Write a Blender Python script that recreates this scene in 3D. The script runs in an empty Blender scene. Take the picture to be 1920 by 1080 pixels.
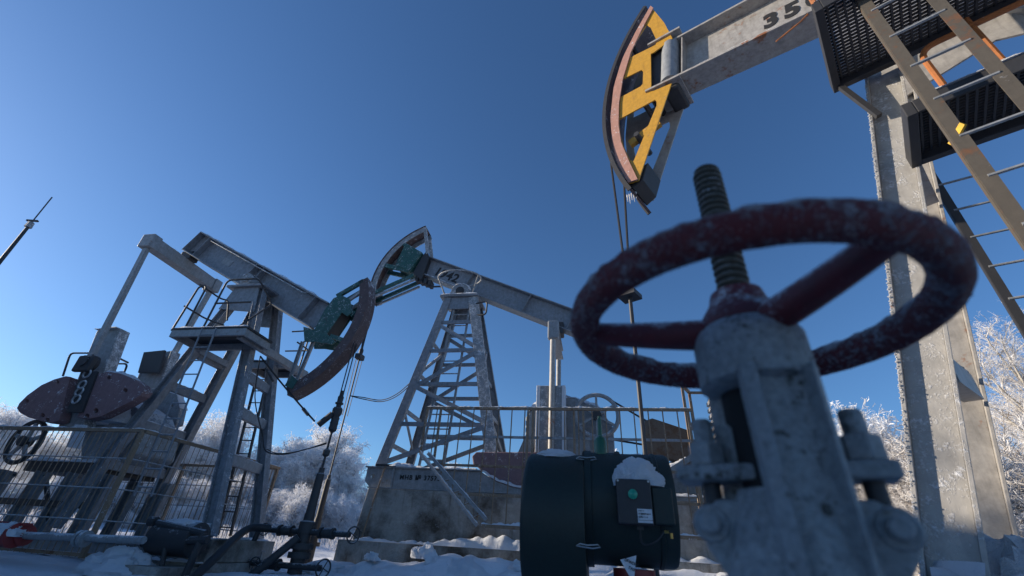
import bpy, math, random
import numpy as np
from mathutils import Vector, Matrix
from mathutils.geometry import tessellate_polygon
from mathutils import noise as mnoise
random.seed(7); RNG = np.random.default_rng(7)
S = bpy.context.scene
COL = S.collection
# ------------------------------------------------------------------ camera
FPX = 815.0; CAMZ = 0.5
_v = Vector((1050-960, 804+540, -FPX)).normalized()
_f = Vector((0, 0, -1)); _h = (_f - _v*(_f.dot(_v))).normalized(); _r = _h.cross(_v)
RW = Matrix((_r, _h, _v))                     # camera space -> world
cd = bpy.data.cameras.new('camera'); cam = bpy.data.objects.new('camera', cd); COL.objects.link(cam)
cam.matrix_world = Matrix.Translation((0, 0, CAMZ)) @ RW.to_4x4()
cd.sensor_width = 36; cd.lens = FPX/1920*36; cd.clip_start = .02; cd.clip_end = 3000
cd.dof.use_dof = True; cd.dof.focus_distance = 9.0; cd.dof.aperture_fstop = 3.6
S.camera = cam
# ------------------------------------------------------------------ light
SUN_AZ, SUN_EL = math.radians(-77), math.radians(14.5)
w = bpy.data.worlds.new('World'); S.world = w; w.use_nodes = True
nt = w.node_tree; bg = nt.nodes['Background']
sky = nt.nodes.new('ShaderNodeTexSky'); sky.sky_type = 'NISHITA'; sky.sun_disc = False
sky.sun_elevation = SUN_EL; sky.sun_rotation = SUN_AZ
sky.air_density = 1.0; sky.dust_density = 0.4; sky.ozone_density = 6.0; sky.altitude = 100
nt.links.new(sky.outputs[0], bg.inputs[0]); bg.inputs[1].default_value = 0.115
ld = bpy.data.lights.new('sun', 'SUN'); ld.energy = 5.0; ld.angle = math.radians(.5); ld.color = (1, .87, .70)
sun = bpy.data.objects.new('sun', ld); COL.objects.link(sun)
sd = Vector((math.sin(SUN_AZ)*math.cos(SUN_EL), math.cos(SUN_AZ)*math.cos(SUN_EL), math.sin(SUN_EL)))
sun.rotation_euler = sd.to_track_quat('Z', 'Y').to_euler()
vs = S.view_settings; vs.view_transform = 'Standard'; vs.look = 'None'; vs.gamma = 1; vs.use_curve_mapping = False; vs.exposure = 0.52
# ------------------------------------------------------------------ materials
def newmat(name):
    m = bpy.data.materials.new(name); m.use_nodes = True
    return m, m.node_tree, m.node_tree.nodes['Principled BSDF']
def N(t, k, **kw):
    n = t.nodes.new(k)
    for a, b in kw.items(): setattr(n, a, b)
    return n
def ramp(t, fac, a, b):
    r = N(t, 'ShaderNodeMapRange'); r.inputs[1].default_value = a; r.inputs[2].default_value = b
    t.links.new(fac, r.inputs[0]); return r.outputs[0]
def mix(t, fac, a, b):
    m = N(t, 'ShaderNodeMix', data_type='RGBA')
    for s, v in ((m.inputs[0], fac), (m.inputs[6], a), (m.inputs[7], b)):
        if isinstance(v, (tuple, list)): s.default_value = (*v[:3], 1)
        elif isinstance(v, (int, float)): s.default_value = v
        else: t.links.new(v, s)
    return m.outputs[2]
def math_(t, op, a, b=None, clamp=False):
    m = N(t, 'ShaderNodeMath', operation=op); m.use_clamp = clamp
    for i, v in enumerate((a, b)):
        if v is None: continue
        if isinstance(v, (int, float)): m.inputs[i].default_value = v
        else: t.links.new(v, m.inputs[i])
    return m.outputs[0]
def noise(t, co, sc, det=5, rough=.6):
    n = N(t, 'ShaderNodeTexNoise'); n.inputs['Scale'].default_value = sc; n.inputs['Detail'].default_value = det
    n.inputs['Roughness'].default_value = rough; t.links.new(co, n.inputs['Vector']); return n.outputs[0]
FROST = (.74, .76, .80)
def steel(name, col, rust=.15, frost=.2, rough=.5, metal=0., rustcol=(.20, .075, .03), dirt=.5, fs=38, up=.7, bump=.35, soft=.07, nb=2.3):
    """painted or bare steel: mottled paint, rust patches, hoar frost that settles mostly on upward faces"""
    m, t, b = newmat(name)
    co = N(t, 'ShaderNodeTexCoord').outputs['Object']
    n1 = noise(t, co, nb, 6, .65); n2 = noise(t, co, nb*5.6, 6, .7); n3 = noise(t, co, fs, 4, .7); n4 = noise(t, co, fs/5, 3, .6)
    dark = tuple(c*.45 for c in col)
    base = mix(t, math_(t, 'MULTIPLY', ramp(t, n2, .35, .75), dirt), col, dark)
    mp = N(t, 'ShaderNodeMapping'); mp.inputs['Scale'].default_value = (9, 9, 1.1); t.links.new(co, mp.inputs[0])
    st = noise(t, mp.outputs[0], 3.0, 4, .6)
    base = mix(t, math_(t, 'MULTIPLY', ramp(t, st, .5, .8), dirt*.6), base, tuple(c*.3+.01 for c in col))
    rs = math_(t, 'ADD', math_(t, 'MULTIPLY', n1, .6), math_(t, 'MULTIPLY', n2, .4))
    th = .68-.28*rust
    rf = ramp(t, rs, th, th+.06)
    base = mix(t, math_(t, 'MULTIPLY', rf, min(1, rust*3)), base, rustcol)
    g = N(t, 'ShaderNodeNewGeometry'); sx = N(t, 'ShaderNodeSeparateXYZ'); t.links.new(g.outputs['Normal'], sx.inputs[0])
    upf = math_(t, 'MULTIPLY', math_(t, 'MAXIMUM', sx.outputs[2], 0.), up)
    ff = math_(t, 'ADD', math_(t, 'ADD', math_(t, 'MULTIPLY', n3, .5), math_(t, 'MULTIPLY', n4, .4)), math_(t, 'MULTIPLY', upf, .35))
    a = .62-.30*frost
    fr = ramp(t, ff, a, a+soft)
    base = mix(t, math_(t, 'MULTIPLY', fr, min(1., .25+frost*1.6)), base, FROST)
    t.links.new(base, b.inputs['Base Color'])
    b.inputs['Metallic'].default_value = metal
    t.links.new(math_(t, 'ADD', math_(t, 'MULTIPLY', fr, .3), rough, True), b.inputs['Roughness'])
    bp = N(t, 'ShaderNodeBump'); bp.inputs['Strength'].default_value = bump; bp.inputs['Distance'].default_value = .02
    hh = math_(t, 'ADD', math_(t, 'MULTIPLY', fr, .8), math_(t, 'MULTIPLY', n2, .3))
    t.links.new(hh, bp.inputs['Height']); t.links.new(bp.outputs[0], b.inputs['Normal'])
    return m
def snowmat(name, col=(.80, .83, .88), sc=6, bump=.5, crumb=0.):
    m, t, b = newmat(name)
    co = N(t, 'ShaderNodeTexCoord').outputs['Object']
    n1 = noise(t, co, sc, 8, .75); n2 = noise(t, co, sc*9, 5, .75)
    c = mix(t, ramp(t, n1, .3, .7), tuple(x*.93 for x in col), col)
    if crumb: c = mix(t, math_(t, 'MULTIPLY', ramp(t, n2, .62, .72), crumb), c, (.16, .13, .10))
    t.links.new(c, b.inputs['Base Color']); b.inputs['Roughness'].default_value = .75
    b.inputs['Subsurface Weight'].default_value = 0
    bp = N(t, 'ShaderNodeBump'); bp.inputs['Strength'].default_value = bump; bp.inputs['Distance'].default_value = .06
    t.links.new(math_(t, 'ADD', n1, math_(t, 'MULTIPLY', n2, .45)), bp.inputs['Height']); t.links.new(bp.outputs[0], b.inputs['Normal'])
    return m
def concmat():
    m, t, b = newmat('weathered_concrete')
    co = N(t, 'ShaderNodeTexCoord').outputs['Object']
    n1 = noise(t, co, 1.1, 7, .65); n2 = noise(t, co, 9, 6, .7); n3 = noise(t, co, 55, 3, .6)
    c = mix(t, ramp(t, n2, .3, .7), (.25, .235, .21), (.40, .375, .34))
    c = mix(t, ramp(t, n1, .47, .64), c, (.06, .047, .035))
    mp = N(t, 'ShaderNodeMapping'); mp.inputs['Scale'].default_value = (5, 5, .5); t.links.new(co, mp.inputs[0])
    s = noise(t, mp.outputs[0], 2.0, 5, .7)
    c = mix(t, math_(t, 'MULTIPLY', ramp(t, s, .56, .72), .7), c, (.09, .055, .03))
    c = mix(t, math_(t, 'MULTIPLY', ramp(t, n3, .66, .74), .7), c, (.04, .035, .03))
    c = mix(t, math_(t, 'MULTIPLY', ramp(t, noise(t, co, 4.3, 7, .75), .63, .70), .5), c, (.6, .6, .62))
    t.links.new(c, b.inputs['Base Color']); b.inputs['Roughness'].default_value = .9
    bp = N(t, 'ShaderNodeBump'); bp.inputs['Strength'].default_value = .5; bp.inputs['Distance'].default_value = .02
    t.links.new(math_(t, 'ADD', n2, n3), bp.inputs['Height']); t.links.new(bp.outputs[0], b.inputs['Normal'])
    return m
def plain(name, col, rough=.6, metal=0., emit=0):
    m, t, b = newmat(name)
    co = N(t, 'ShaderNodeTexCoord').outputs['Object']
    c = mix(t, ramp(t, noise(t, co, 30, 4), .35, .7), tuple(x*.7 for x in col), col)
    t.links.new(c, b.inputs['Base Color']); b.inputs['Roughness'].default_value = rough; b.inputs['Metallic'].default_value = metal
    if emit: b.inputs['Emission Color'].default_value = (*col, 1); b.inputs['Emission Strength'].default_value = emit
    return m
def twigmat(name, frost, bark, share):
    m, t, b = newmat(name)
    co = N(t, 'ShaderNodeTexCoord').outputs['Object']
    n = noise(t, co, 3.5, 4, .7)
    c = mix(t, ramp(t, n, share-.12, share+.12), frost, bark)
    t.links.new(c, b.inputs['Base Color']); b.inputs['Roughness'].default_value = .8
    tr = N(t, 'ShaderNodeBsdfTranslucent'); t.links.new(c, tr.inputs[0])
    ms = N(t, 'ShaderNodeMixShader'); ms.inputs[0].default_value = .3
    t.links.new(b.outputs[0], ms.inputs[1]); t.links.new(tr.outputs[0], ms.inputs[2])
    t.links.new(ms.outputs[0], t.nodes['Material Output'].inputs[0])
    return m
M = dict(
 grey=steel('grey_painted_steel', (.28, .295, .31), .24, .22, .5, dirt=.8),
 grey2=steel('blue_grey_painted_steel', (.23, .25, .28), .22, .22, .45, dirt=.9),
 frostgrey=steel('frosted_grey_steel', (.23, .245, .26), .2, .52, .6, fs=50, up=.5, soft=.14),
 beige=steel('weathered_silver_paint', (.38, .36, .335), .40, .14, .5, dirt=.8, rustcol=(.26, .10, .04)),
 beigefrost=steel('frosted_silver_paint', (.37, .355, .33), .30, .46, .6, fs=60, up=.3, bump=.5, soft=.16),
 dark=steel('dark_oily_steel', (.035, .035, .038), .1, .08, .6),
 grating=steel('galvanised_grating', (.30, .30, .31), .1, .3, .5),
 black=plain('black_cable_rubber', (.018, .018, .02), .55),
 yellow=steel('yellow_paint', (.55, .29, .03), .26, .24, .5, fs=70, up=.3, dirt=.55, nb=5, rustcol=(.26, .11, .03)),
 pink=steel('faded_red_primer', (.42, .22, .17), .2, .35, .7, fs=34, up=.2),
 rust=steel('rusty_orange_steel', (.38, .13, .035), .5, .14, .75, rustcol=(.22, .08, .03)),
 railrust=steel('rusty_ladder_angle', (.10, .085, .066), .58, .08, .7, rustcol=(.15, .07, .035)),
 tan=steel('brown_rusted_rail', (.25, .175, .115), .45, .32, .75, rustcol=(.14, .065, .03)),
 brownplate=steel('brown_rusted_plate', (.13, .10, .075), .6, .1, .7, rustcol=(.10, .06, .035)),
 teal=steel('teal_green_paint', (.02, .095, .08), .34, .40, .5, fs=50, dirt=.9, rustcol=(.05, .035, .03), soft=.12),
 darkgreen=steel('dark_green_enamel', (.005, .017, .014), .22, -.2, .55, dirt=.8, bump=.15, nb=9, fs=120, rustcol=(.016, .018, .016)),
 green=steel('glossy_green_enamel', (.012, .10, .05), .05, .03, .3),
 cwred=steel('faded_maroon_paint', (.23, .14, .145), .15, .34, .7, fs=34, up=.2),
 arc=steel('worn_maroon_arc', (.10, .062, .062), .3, .36, .6, fs=40, dirt=.9, soft=.12),
 wheelred=steel('frosted_red_rim', (.12, .007, .010), .05, .50, .7, fs=230, up=.45, bump=.8, dirt=.5, soft=.2, nb=20),
 hubred=steel('red_enamel', (.12, .005, .009), .10, .30, .45, fs=260, dirt=.8, bump=.4, nb=30, soft=.15, rustcol=(.03, .015, .012)),
 valve=steel('chipped_grey_enamel', (.30, .325, .34), .42, .30, .45, fs=300, rustcol=(.035, .035, .028), up=.4, dirt=1.0, soft=.25, nb=26, bump=.6),
 stem=steel('greased_threaded_stem', (.085, .07, .05), .3, .22, .32, metal=.6, fs=220, bump=.2, nb=30),
 red=steel('red_valve_paint', (.25, .03, .03), .15, .15, .5),
 conc=concmat(),
 snow=snowmat('snow_cap', sc=9, bump=.9), frost=snowmat('hoar_frost', (.78, .80, .84), 30, .8),
 stencil=plain('black_stencil_paint', (.02, .02, .022), .7),
 panel=plain('black_plastic_panel', (.022, .022, .026), .5),
 lamp=plain('green_button', (.02, .32, .20), .3),
 label=plain('white_sticker', (.62, .63, .66), .5), brass=plain('brass_fitting', (.45, .28, .08), .35, .8),
 wire=plain('galvanised_wire', (.4, .4, .4), .4, .7), yellowtag=plain('yellow_strap', (.65, .38, .02), .6),
 gapshade=plain('yoke_gap_shade', (.008, .008, .009), .8),  # near black: the shade inside the yoke opening is put into this colour
 cabin=steel('blue_grey_shade_cabin', (.2, .24, .3), .1, .1, .6), glass=plain('dark_window', (.03, .04, .05), .1),
 bark=plain('rimed_brown_bark', (.26, .23, .21), .9), birch=plain('white_birch_bark', (.52, .48, .42), .8),
 tread=twigmat('rimed_tread', (.80, .80, .82), (.5, .5, .5), .6), twig=twigmat('frosted_twigs', (.90, .90, .91), (.52, .47, .43), .72), twig2=twigmat('half_bare_twigs', (.84, .82, .80), (.36, .29, .23), .58),
 weed=twigmat('frosted_grass_blades', (.78, .78, .80), (.35, .26, .15), .6),
)
# ------------------------------------------------------------------ mesh helpers
V = Vector
class MB:
    def __init__(s): s.v = []; s.f = []
    def add(s, vs_, fs_):
        o = len(s.v); s.v += [tuple(x) for x in vs_]; s.f += [tuple(i+o for i in f) for f in fs_]; return s
    def box(s, a, b):
        (x0, y0, z0), (x1, y1, z1) = a, b
        return s.add([(x0,y0,z0),(x1,y0,z0),(x1,y1,z0),(x0,y1,z0),(x0,y0,z1),(x1,y0,z1),(x1,y1,z1),(x0,y1,z1)],
                     [(0,3,2,1),(4,5,6,7),(0,1,5,4),(1,2,6,5),(2,3,7,6),(3,0,4,7)])
    def bar(s, p, q, wd, ht, up=(0, 0, 1), off=(0, 0)):
        """rectangular bar p->q; ht measured along `up`, wd across it"""
        p = V(p); q = V(q); d = (q-p).normalized(); up = V(up); up = (up-d*up.dot(d))
        if up.length < 1e-4: up = V((0, 1, 0))-d*d.y
        up.normalize(); sd_ = d.cross(up)
        p = p+sd_*off[0]+up*off[1]; q = q+sd_*off[0]+up*off[1]
        c = [p+sd_*(a*wd/2)+up*(b*ht/2) for a, b in ((-1,-1),(1,-1),(1,1),(-1,1))]+[q+sd_*(a*wd/2)+up*(b*ht/2) for a, b in ((-1,-1),(1,-1),(1,1),(-1,1))]
        return s.add(c, [(0,3,2,1),(4,5,6,7),(0,1,5,4),(1,2,6,5),(2,3,7,6),(3,0,4,7)])
    def ibeam(s, p, q, wd, ht, up=(0, 0, 1), tf=.018, tw=.012):
        s.bar(p, q, wd, tf, up, (0, ht/2-tf/2)); s.bar(p, q, wd, tf, up, (0, -ht/2+tf/2)); s.bar(p, q, tw, ht-2*tf, up); return s
    def channel(s, p, q, wd, ht, up=(0, 0, 1), t=.012, side=1):
        s.bar(p, q, wd, t, up, (0, ht/2-t/2)); s.bar(p, q, wd, t, up, (0, -ht/2+t/2)); s.bar(p, q, t, ht-2*t, up, (side*(wd/2-t/2), 0)); return s
    def angle(s, p, q, a, up=(0, 0, 1), t=.008, side=1):
        s.bar(p, q, a, t, up, (0, 0)); s.bar(p, q, t, a-t, up, (side*(a/2-t/2), side*0+a/2)); return s
    def tube(s, pts, r, n=8, closed=False):
        pts = [V(p) for p in pts]; k = len(pts); rr = r if isinstance(r, (list, tuple)) else [r]*k
        ref = V((0, 0, 1)); vs_ = []; nrm = None
        for i, p in enumerate(pts):
            a = pts[i-1] if (i or closed) else p; b = pts[(i+1) % k] if (i < k-1 or closed) else p
            d = (b-a).normalized()
            if nrm is None:
                nrm = ref if abs(d.z) < .95 else V((1, 0, 0))
            nrm = (nrm-d*nrm.dot(d)).normalized(); bi = d.cross(nrm)
            for j in range(n):
                t = 2*math.pi*j/n; vs_.append(p+(nrm*math.cos(t)+bi*math.sin(t))*rr[i])
        fs_ = []
        for i in range(k if closed else k-1):
            for j in range(n):
                a = i*n+j; b = i*n+(j+1) % n; c = ((i+1) % k)*n+(j+1) % n; d = ((i+1) % k)*n+j
                fs_.append((a, b, c, d))
        if not closed: fs_ += [tuple(range(n))[::-1], tuple((k-1)*n+j for j in range(n))]
        return s.add(vs_, fs_)
    def lathe(s, prof, c, ax=(0, 0, 1), n=24):
        """prof = [(t along axis, radius)]"""
        c = V(c); ax = V(ax).normalized(); u = ax.orthogonal().normalized(); w_ = ax.cross(u); vs_ = []; k = len(prof)
        for t, r in prof:
            for j in range(n):
                a = 2*math.pi*j/n; vs_.append(c+ax*t+(u*math.cos(a)+w_*math.sin(a))*r)
        fs_ = [(i*n+j, i*n+(j+1) % n, (i+1)*n+(j+1) % n, (i+1)*n+j) for i in range(k-1) for j in range(n)]
        fs_ += [tuple(range(n))[::-1], tuple((k-1)*n+j for j in range(n))]
        return s.add(vs_, fs_)
    def plate(s, loops, y0, y1):
        """plate in the xz plane with holes; loops[0] outer"""
        L = [[V((x, z, 0)) for x, z in lp] for lp in loops]; tri = tessellate_polygon(L); fl = [p for lp in L for p in lp]; k = len(fl)
        vs_ = [(p.x, y0, p.y) for p in fl]+[(p.x, y1, p.y) for p in fl]
        fs_ = [tuple(t) for t in tri]+[tuple(i+k for i in t[::-1]) for t in tri]
        o = 0
        for lp in L:
            n = len(lp)
            for i in range(n): a = o+i; b = o+(i+1) % n; fs_.append((a, b, b+k, a+k))
            o += n
        return s.add(vs_, fs_)
    def build(s, name, mat, parent=None, smooth=False, bev=0, loc=None):
        me = bpy.data.meshes.new(name); me.from_pydata(s.v, [], s.f); me.materials.append(M[mat] if isinstance(mat, str) else mat)
        import bmesh
        bm = bmesh.new(); bm.from_mesh(me); bmesh.ops.recalc_face_normals(bm, faces=bm.faces); bm.to_mesh(me); bm.free()
        if smooth:
            me.polygons.foreach_set('use_smooth', [True]*len(me.polygons)); me.set_sharp_from_angle(angle=math.radians(40))
        o = bpy.data.objects.new(name, me); COL.objects.link(o)
        if parent is not None: o.parent = parent
        if loc: o.location = loc
        if bev:
            b = o.modifiers.new('bevel', 'BEVEL'); b.width = bev; b.segments = 2; b.limit_method = 'ANGLE'; b.angle_limit = math.radians(50)
        return o
def tag(o, label=None, cat=None, group=None, kind=None):
    for k, v in (('label', label), ('category', cat), ('group', group), ('kind', kind)):
        if v: o[k] = v
    return o
def empty(name, loc=(0, 0, 0), rz=0, label=None, cat=None, group=None):
    o = bpy.data.objects.new(name, None); COL.objects.link(o); o.location = loc; o.rotation_euler = (0, 0, rz); o.empty_display_size = .3
    return tag(o, label, cat, group)
def instance(o, parent, loc=None, name=None):
    c = o.copy(); COL.objects.link(c); c.parent = parent
    if loc is not None: c.location = loc
    return c
class Frame:
    """a pump's own upright frame: x along its walking beam, y across it (away from the camera), z up"""
    def __init__(s, az, ox, oy):
        a = math.radians(az); s.u = V((math.sin(a), math.cos(a), 0)); s.n = V((-s.u.y, s.u.x, 0)); s.o = V((ox, oy, 0)); s.rz = math.atan2(s.u.y, s.u.x)
    def at(s, px, py, y=0.):
        """survey: where the photograph's sight line meets the upright plane y = const of this pump"""
        d = RW @ V((px-960, 540-py, -FPX)); t = (s.n.dot(s.o)+y)/s.n.dot(d); q = d*t
        return V(((q-s.o).dot(s.u), y, q.z+CAMZ))
    def xz(s, px, py, y=0.): p = s.at(px, py, y); return (p.x, p.z)
    def world(s, p): return s.o+s.u*p[0]+s.n*p[1]+V((0, 0, p[2]))
def rnoise(p, s=1.): return mnoise.noise(V(p)*s)
def cap(pts, wd, ht, name='snow', parent=None, mat='snow', step=.06, seed=0, up=None, taper=True):
    """a lumpy strip of settled snow lying along a line"""
    pts = [V(p) for p in pts]; out = []
    for a, b in zip(pts, pts[1:]):
        k = max(1, int((b-a).length/step)); out += [a.lerp(b, i/k) for i in range(k)]
    out.append(pts[-1]); b = MB(); vs_ = []; k = len(out); n = 7
    for i, p in enumerate(out):
        d = (out[min(i+1, k-1)]-out[max(i-1, 0)]).normalized(); sd_ = d.cross(V((0, 0, 1)))
        sd_ = sd_.normalized() if sd_.length > .05 else V((0, 1, 0)); upv = sd_.cross(d)
        q = p+V((seed*3.1, seed, 0)); e = min(1, (min(i, k-1-i)+.4)*step/(ht*1.2+.001)) if taper else 1
        h = ht*(.55+.9*rnoise(q, 1.3/max(ht*6, .1))+.5*rnoise(q, 6/max(ht*6, .1)))*e**.5; h = max(h, ht*.12)
        ww = wd*(1+.22*rnoise(q+V((9, 0, 0)), 2/max(ht*5, .1)))
        for j in range(n):
            t = math.pi*j/(n-1); ex = math.cos(t); ez = math.sin(t)**.7
            r = 1+.12*rnoise(q*9+V((j*3., 0, 0)))
            vs_.append(p+sd_*(ex*ww/2*r)+upv*(ez*h*r-.004))
    fs_ = [(i*n+j, i*n+j+1, (i+1)*n+j+1, (i+1)*n+j) for i in range(k-1) for j in range(n-1)]
    fs_ += [(i*n, (i+1)*n, (i+1)*n+n-1, i*n+n-1) for i in range(k-1)]
    fs_ += [tuple(range(n)), tuple((k-1)*n+j for j in range(n))[::-1]]
    return b.add(vs_, fs_).build(name, mat, parent, smooth=True)
def blob(c, rx, ry, rz, name='snow', parent=None, mat='snow', seed=0, amp=.25, n=44, m=20, flat=True, sc=2.6):
    """a heap of snow: flat below, lumpy above"""
    c = V(c); vs_ = []
    for i in range(m):
        ph = math.pi/2*(1-i/(m-1)) if flat else math.pi*(1-i/(m-1))-math.pi/2
        for j in range(n):
            t = 2*math.pi*j/n; d = V((math.cos(t)*math.cos(ph), math.sin(t)*math.cos(ph), math.sin(ph)))
            r = 1+amp*rnoise(d*sc+V((seed*7.7, 0, 0)))+amp*.45*rnoise(d*sc*3+V((0, seed*5.1, 0)))+amp*.2*rnoise(d*sc*8+V((3., seed*2.1, 0)))
            vs_.append(c+V((d.x*rx*r, d.y*ry*r, d.z*rz*r)))
    fs_ = [(i*n+j, i*n+(j+1) % n, (i+1)*n+(j+1) % n, (i+1)*n+j) for i in range(m-1) for j in range(n)]
    fs_.append(tuple((m-1)*n+j for j in range(n)))
    return MB().add(vs_, fs_).build(name, mat, parent, smooth=True)
def text(body, size, origin, xdir, ydir, name, mat, parent, spacing=1.0, depth=.004, weight=.03):
    cu = bpy.data.curves.new(name, 'FONT'); cu.body = body; cu.size = size; cu.extrude = depth/2; cu.space_character = spacing; cu.resolution_u = 3
    cu.offset = size*weight
    tmp = bpy.data.objects.new(name, cu); COL.objects.link(tmp)
    me = bpy.data.meshes.new_from_object(tmp.evaluated_get(bpy.context.evaluated_depsgraph_get())); bpy.data.objects.remove(tmp)
    x = V(xdir).normalized(); y = V(ydir); y = (y-x*y.dot(x)).normalized(); z = x.cross(y)
    me.transform(Matrix((( x.x, y.x, z.x, origin[0]), (x.y, y.y, z.y, origin[1]), (x.z, y.z, z.z, origin[2]), (0, 0, 0, 1))))
    me.materials.clear(); me.materials.append(M[mat])
    o = bpy.data.objects.new(name, me); COL.objects.link(o); o.parent = parent; return o
def arcpts(cx, cz, r, a0, a1, k): return [(cx+r*math.cos(math.radians(a0+(a1-a0)*i/k)), cz+r*math.sin(math.radians(a0+(a1-a0)*i/k))) for i in range(k+1)]
def sag(p, q, drop, k=16):
    p = V(p); q = V(q); return [p.lerp(q, i/k)-V((0, 0, drop*4*(i/k)*(1-i/k))) for i in range(k+1)]
def bolt(c, ax, r, parent, mat='dark', name='bolt'):
    ax = V(ax).normalized(); return MB().lathe([(0, r*1.6), (r*.4, r*1.6), (r*.4, r), (r*1.4, r)], c, ax, 6).build(name, mat, parent)
# ------------------------------------------------------------------ ground
def ground_z(x, y):
    r = math.hypot(x, y)
    z = .075*mnoise.noise(V((x*.45, y*.45, 0)))+.035*mnoise.noise(V((x*1.7, y*1.7, 3)))+.024*mnoise.noise(V((x*5, y*5, 5)))+(.014*mnoise.noise(V((x*13, y*13, 8))) if r < 16 else 0)
    z += .05*max(0, r-13) if r < 45 else 1.6+.01*(r-45)
    z -= .16*math.exp(-(r/5.5)**2)
    if y > 12: z += .10*mnoise.noise(V((x*.9, y*.9, 9)))
    # drift banked against the middle foundation, rising to the right
    q = V((x, y, 0))-P2.o; s_, w_ = q.dot(P2.u), q.dot(P2.n)
    if -2.5 < s_ < 9: z += .40*math.exp(-((w_+1.75)/.55)**2)*min(1, max(0, (s_+1.5)/2.6))*(1+.35*mnoise.noise(V((x*2.1, y*2.1, 1))))
    return z
P1 = Frame(132, 3.507, 1.741); P2 = Frame(102, -1.45, 10.7); P3 = Frame(102, -5.9, 8.7)
def make_ground():
    radii = [0.0]; r = .25
    while r < 60: radii.append(r); r *= 1.019
    radii += [75, 100, 150, 250, 450]
    n = 760; b = MB(); vs_ = [(0, 0, ground_z(0, 0)-.05)]
    for r in radii[1:]:
        for j in range(n):
            t = 2*math.pi*j/n; x, y = r*math.sin(t), r*math.cos(t); vs_.append((x, y, ground_z(x, y)))
    fs_ = [(0, 1+(j+1) % n, 1+j) for j in range(n)]
    for i in range(len(radii)-2):
        o = 1+i*n
        fs_ += [(o+j, o+(j+1) % n, o+n+(j+1) % n, o+n+j) for j in range(n)]
    o = b.add(vs_, fs_).build('snowy_ground', snowmat('trodden_snow', (.78, .81, .86), 3.5, .9, .5), smooth=True)
    tag(o, kind='structure')
make_ground()
# ------------------------------------------------------------------ RIGHT PUMPJACK (yellow head), P1
R1 = empty('pumpjack', P1.o, P1.rz, 'pumpjack with a yellow horsehead, number 350 on its beam, on the right', 'pumpjack', 'pumpjacks on the snowy well pad')
a1 = P1.xz
def rim(F, pts, y): return [F.xz(x, y_, y) for x, y_ in pts]
near = [(1221,13),(1196,50),(1171,93),(1156,135),(1147,178),(1143,222),(1147,262),(1154,296),(1165,322),(1179,344)]
def z1(l): return [(1040+a/2.7, b/2.7) for a, b in l]
def side_plate(y, nm, mat, label=None):
    sh = y+.2                                            # both plates share one outline, set apart across the beam
    tr = lambda l: [a1(x, yy, -.2) for x, yy in l]
    outer = tr([(1221,13),(1193,62),(1168,112),(1152,165),(1146,222),(1149,262),(1157,303),(1179,344),(1197,338),(1259,156),(1226,170),(1221,171),(1220,101),(1226,98),(1261,72),(1245,42)])
    h = [tr([(1212,46),(1219,50),(1232,78),(1229,84),(1181,108),(1184,97),(1194,75)]),
         tr([(1168,148),(1203,131),(1206,134),(1205,157),(1201,162),(1162,183),(1163,165)]),
         tr([(1160,224),(1228,187),(1231,190),(1231,198),(1188,302),(1181,300),(1168,272),(1162,248)])]
    p = MB().plate([outer]+h, y, y+.016 if y < 0 else y-.016).build(nm, mat, None)
    return p
hd = side_plate(-.2, 'horsehead', 'yellow'); hd.parent = R1
hf = side_plate(.2, 'side_plate', 'beige'); hf.parent = hd; hf['label'] = 'bare far cheek plate of the yellow horsehead'
C1 = (-.06, 5.15)
band_o = [a1(x, y, -.2) for x, y in ((1221,13),(1193,62),(1168,112),(1152,165),(1146,222),(1149,262),(1157,303),(1179,344))]
band_i = [a1(x, y, -.2) for x, y in ((1226,17),(1204,58),(1184,100),(1169,150),(1162,195),(1161,235),(1166,268),(1180,302),(1197,338))][::-1]
MB().plate([band_o+band_i], -.222, -.204).build('edge_band', 'pink', hd)
# rolled arc plate with cable lips
b = MB(); A0, A1 = 138.5, 203; C1 = (-.06, 5.15)
ao = arcpts(*C1, 3.05, A0, A1, 28); ai = arcpts(*C1, 3.02, A0, A1, 28)
b.plate([ao+ai[::-1]], -.235, .235); b.build('arc_plate', 'arc', hd)
MB().plate([arcpts(*C1, 3.07, A0, A1, 28)+arcpts(*C1, 3.02, A0, A1, 28)[::-1]], -.252, -.237).build('cable_lip', 'dark', hd)
MB().plate([arcpts(*C1, 3.07, A0, A1, 28)+arcpts(*C1, 3.02, A0, A1, 28)[::-1]], .237, .252).build('cable_lip', 'dark', hd)
for x, y in ((1206, 270), (1222, 215), (1233, 195), (1200,110)):
    p = P1.at(x, y, 0); MB().tube([(p.x, -.19, p.z), (p.x, .19, p.z)], .035).build('spacer_tube', 'dark', hd, True)
q0, q1 = a1(1163, 262, -.2), a1(1228, 215, -.2)
MB().bar((q0[0]+.06, -.06, q0[1]), (q1[0], -.06, q1[1]), .06, .10).build('web_plate', 'yellow', hd)
p = P1.at(1258, 165, 0); MB().box((p.x-.06, -.15, p.z-.24), (p.x+.13, .22, p.z+.03)).build('latch_block', 'dark', hd, bev=.03)
MB().plate([[a1(x, y, .05) for x, y in ((1186, 356), (1203, 374), (1221, 357), (1230, 325), (1212, 338))]], -.16, .19).build('toe_block', 'dark', hd, bev=.01)
MB().plate([[a1(x, y, -.12) for x, y in ((1221, 100), (1246, 88), (1246, 152), (1221, 170))]], -.14, -.11).build('socket_plate', 'dark', hd)  # dark sheet standing for the shaded interior between the saddle plates
# icicles at the head's toe
for i in range(5):
    p = P1.at(1176+i*4, 366-i*1.5, -.1); MB().tube([p, p-V((0, 0, .1+.04*(i % 2)))], [.010, .002], 6).build('icicle', 'frost', hd)
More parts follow.
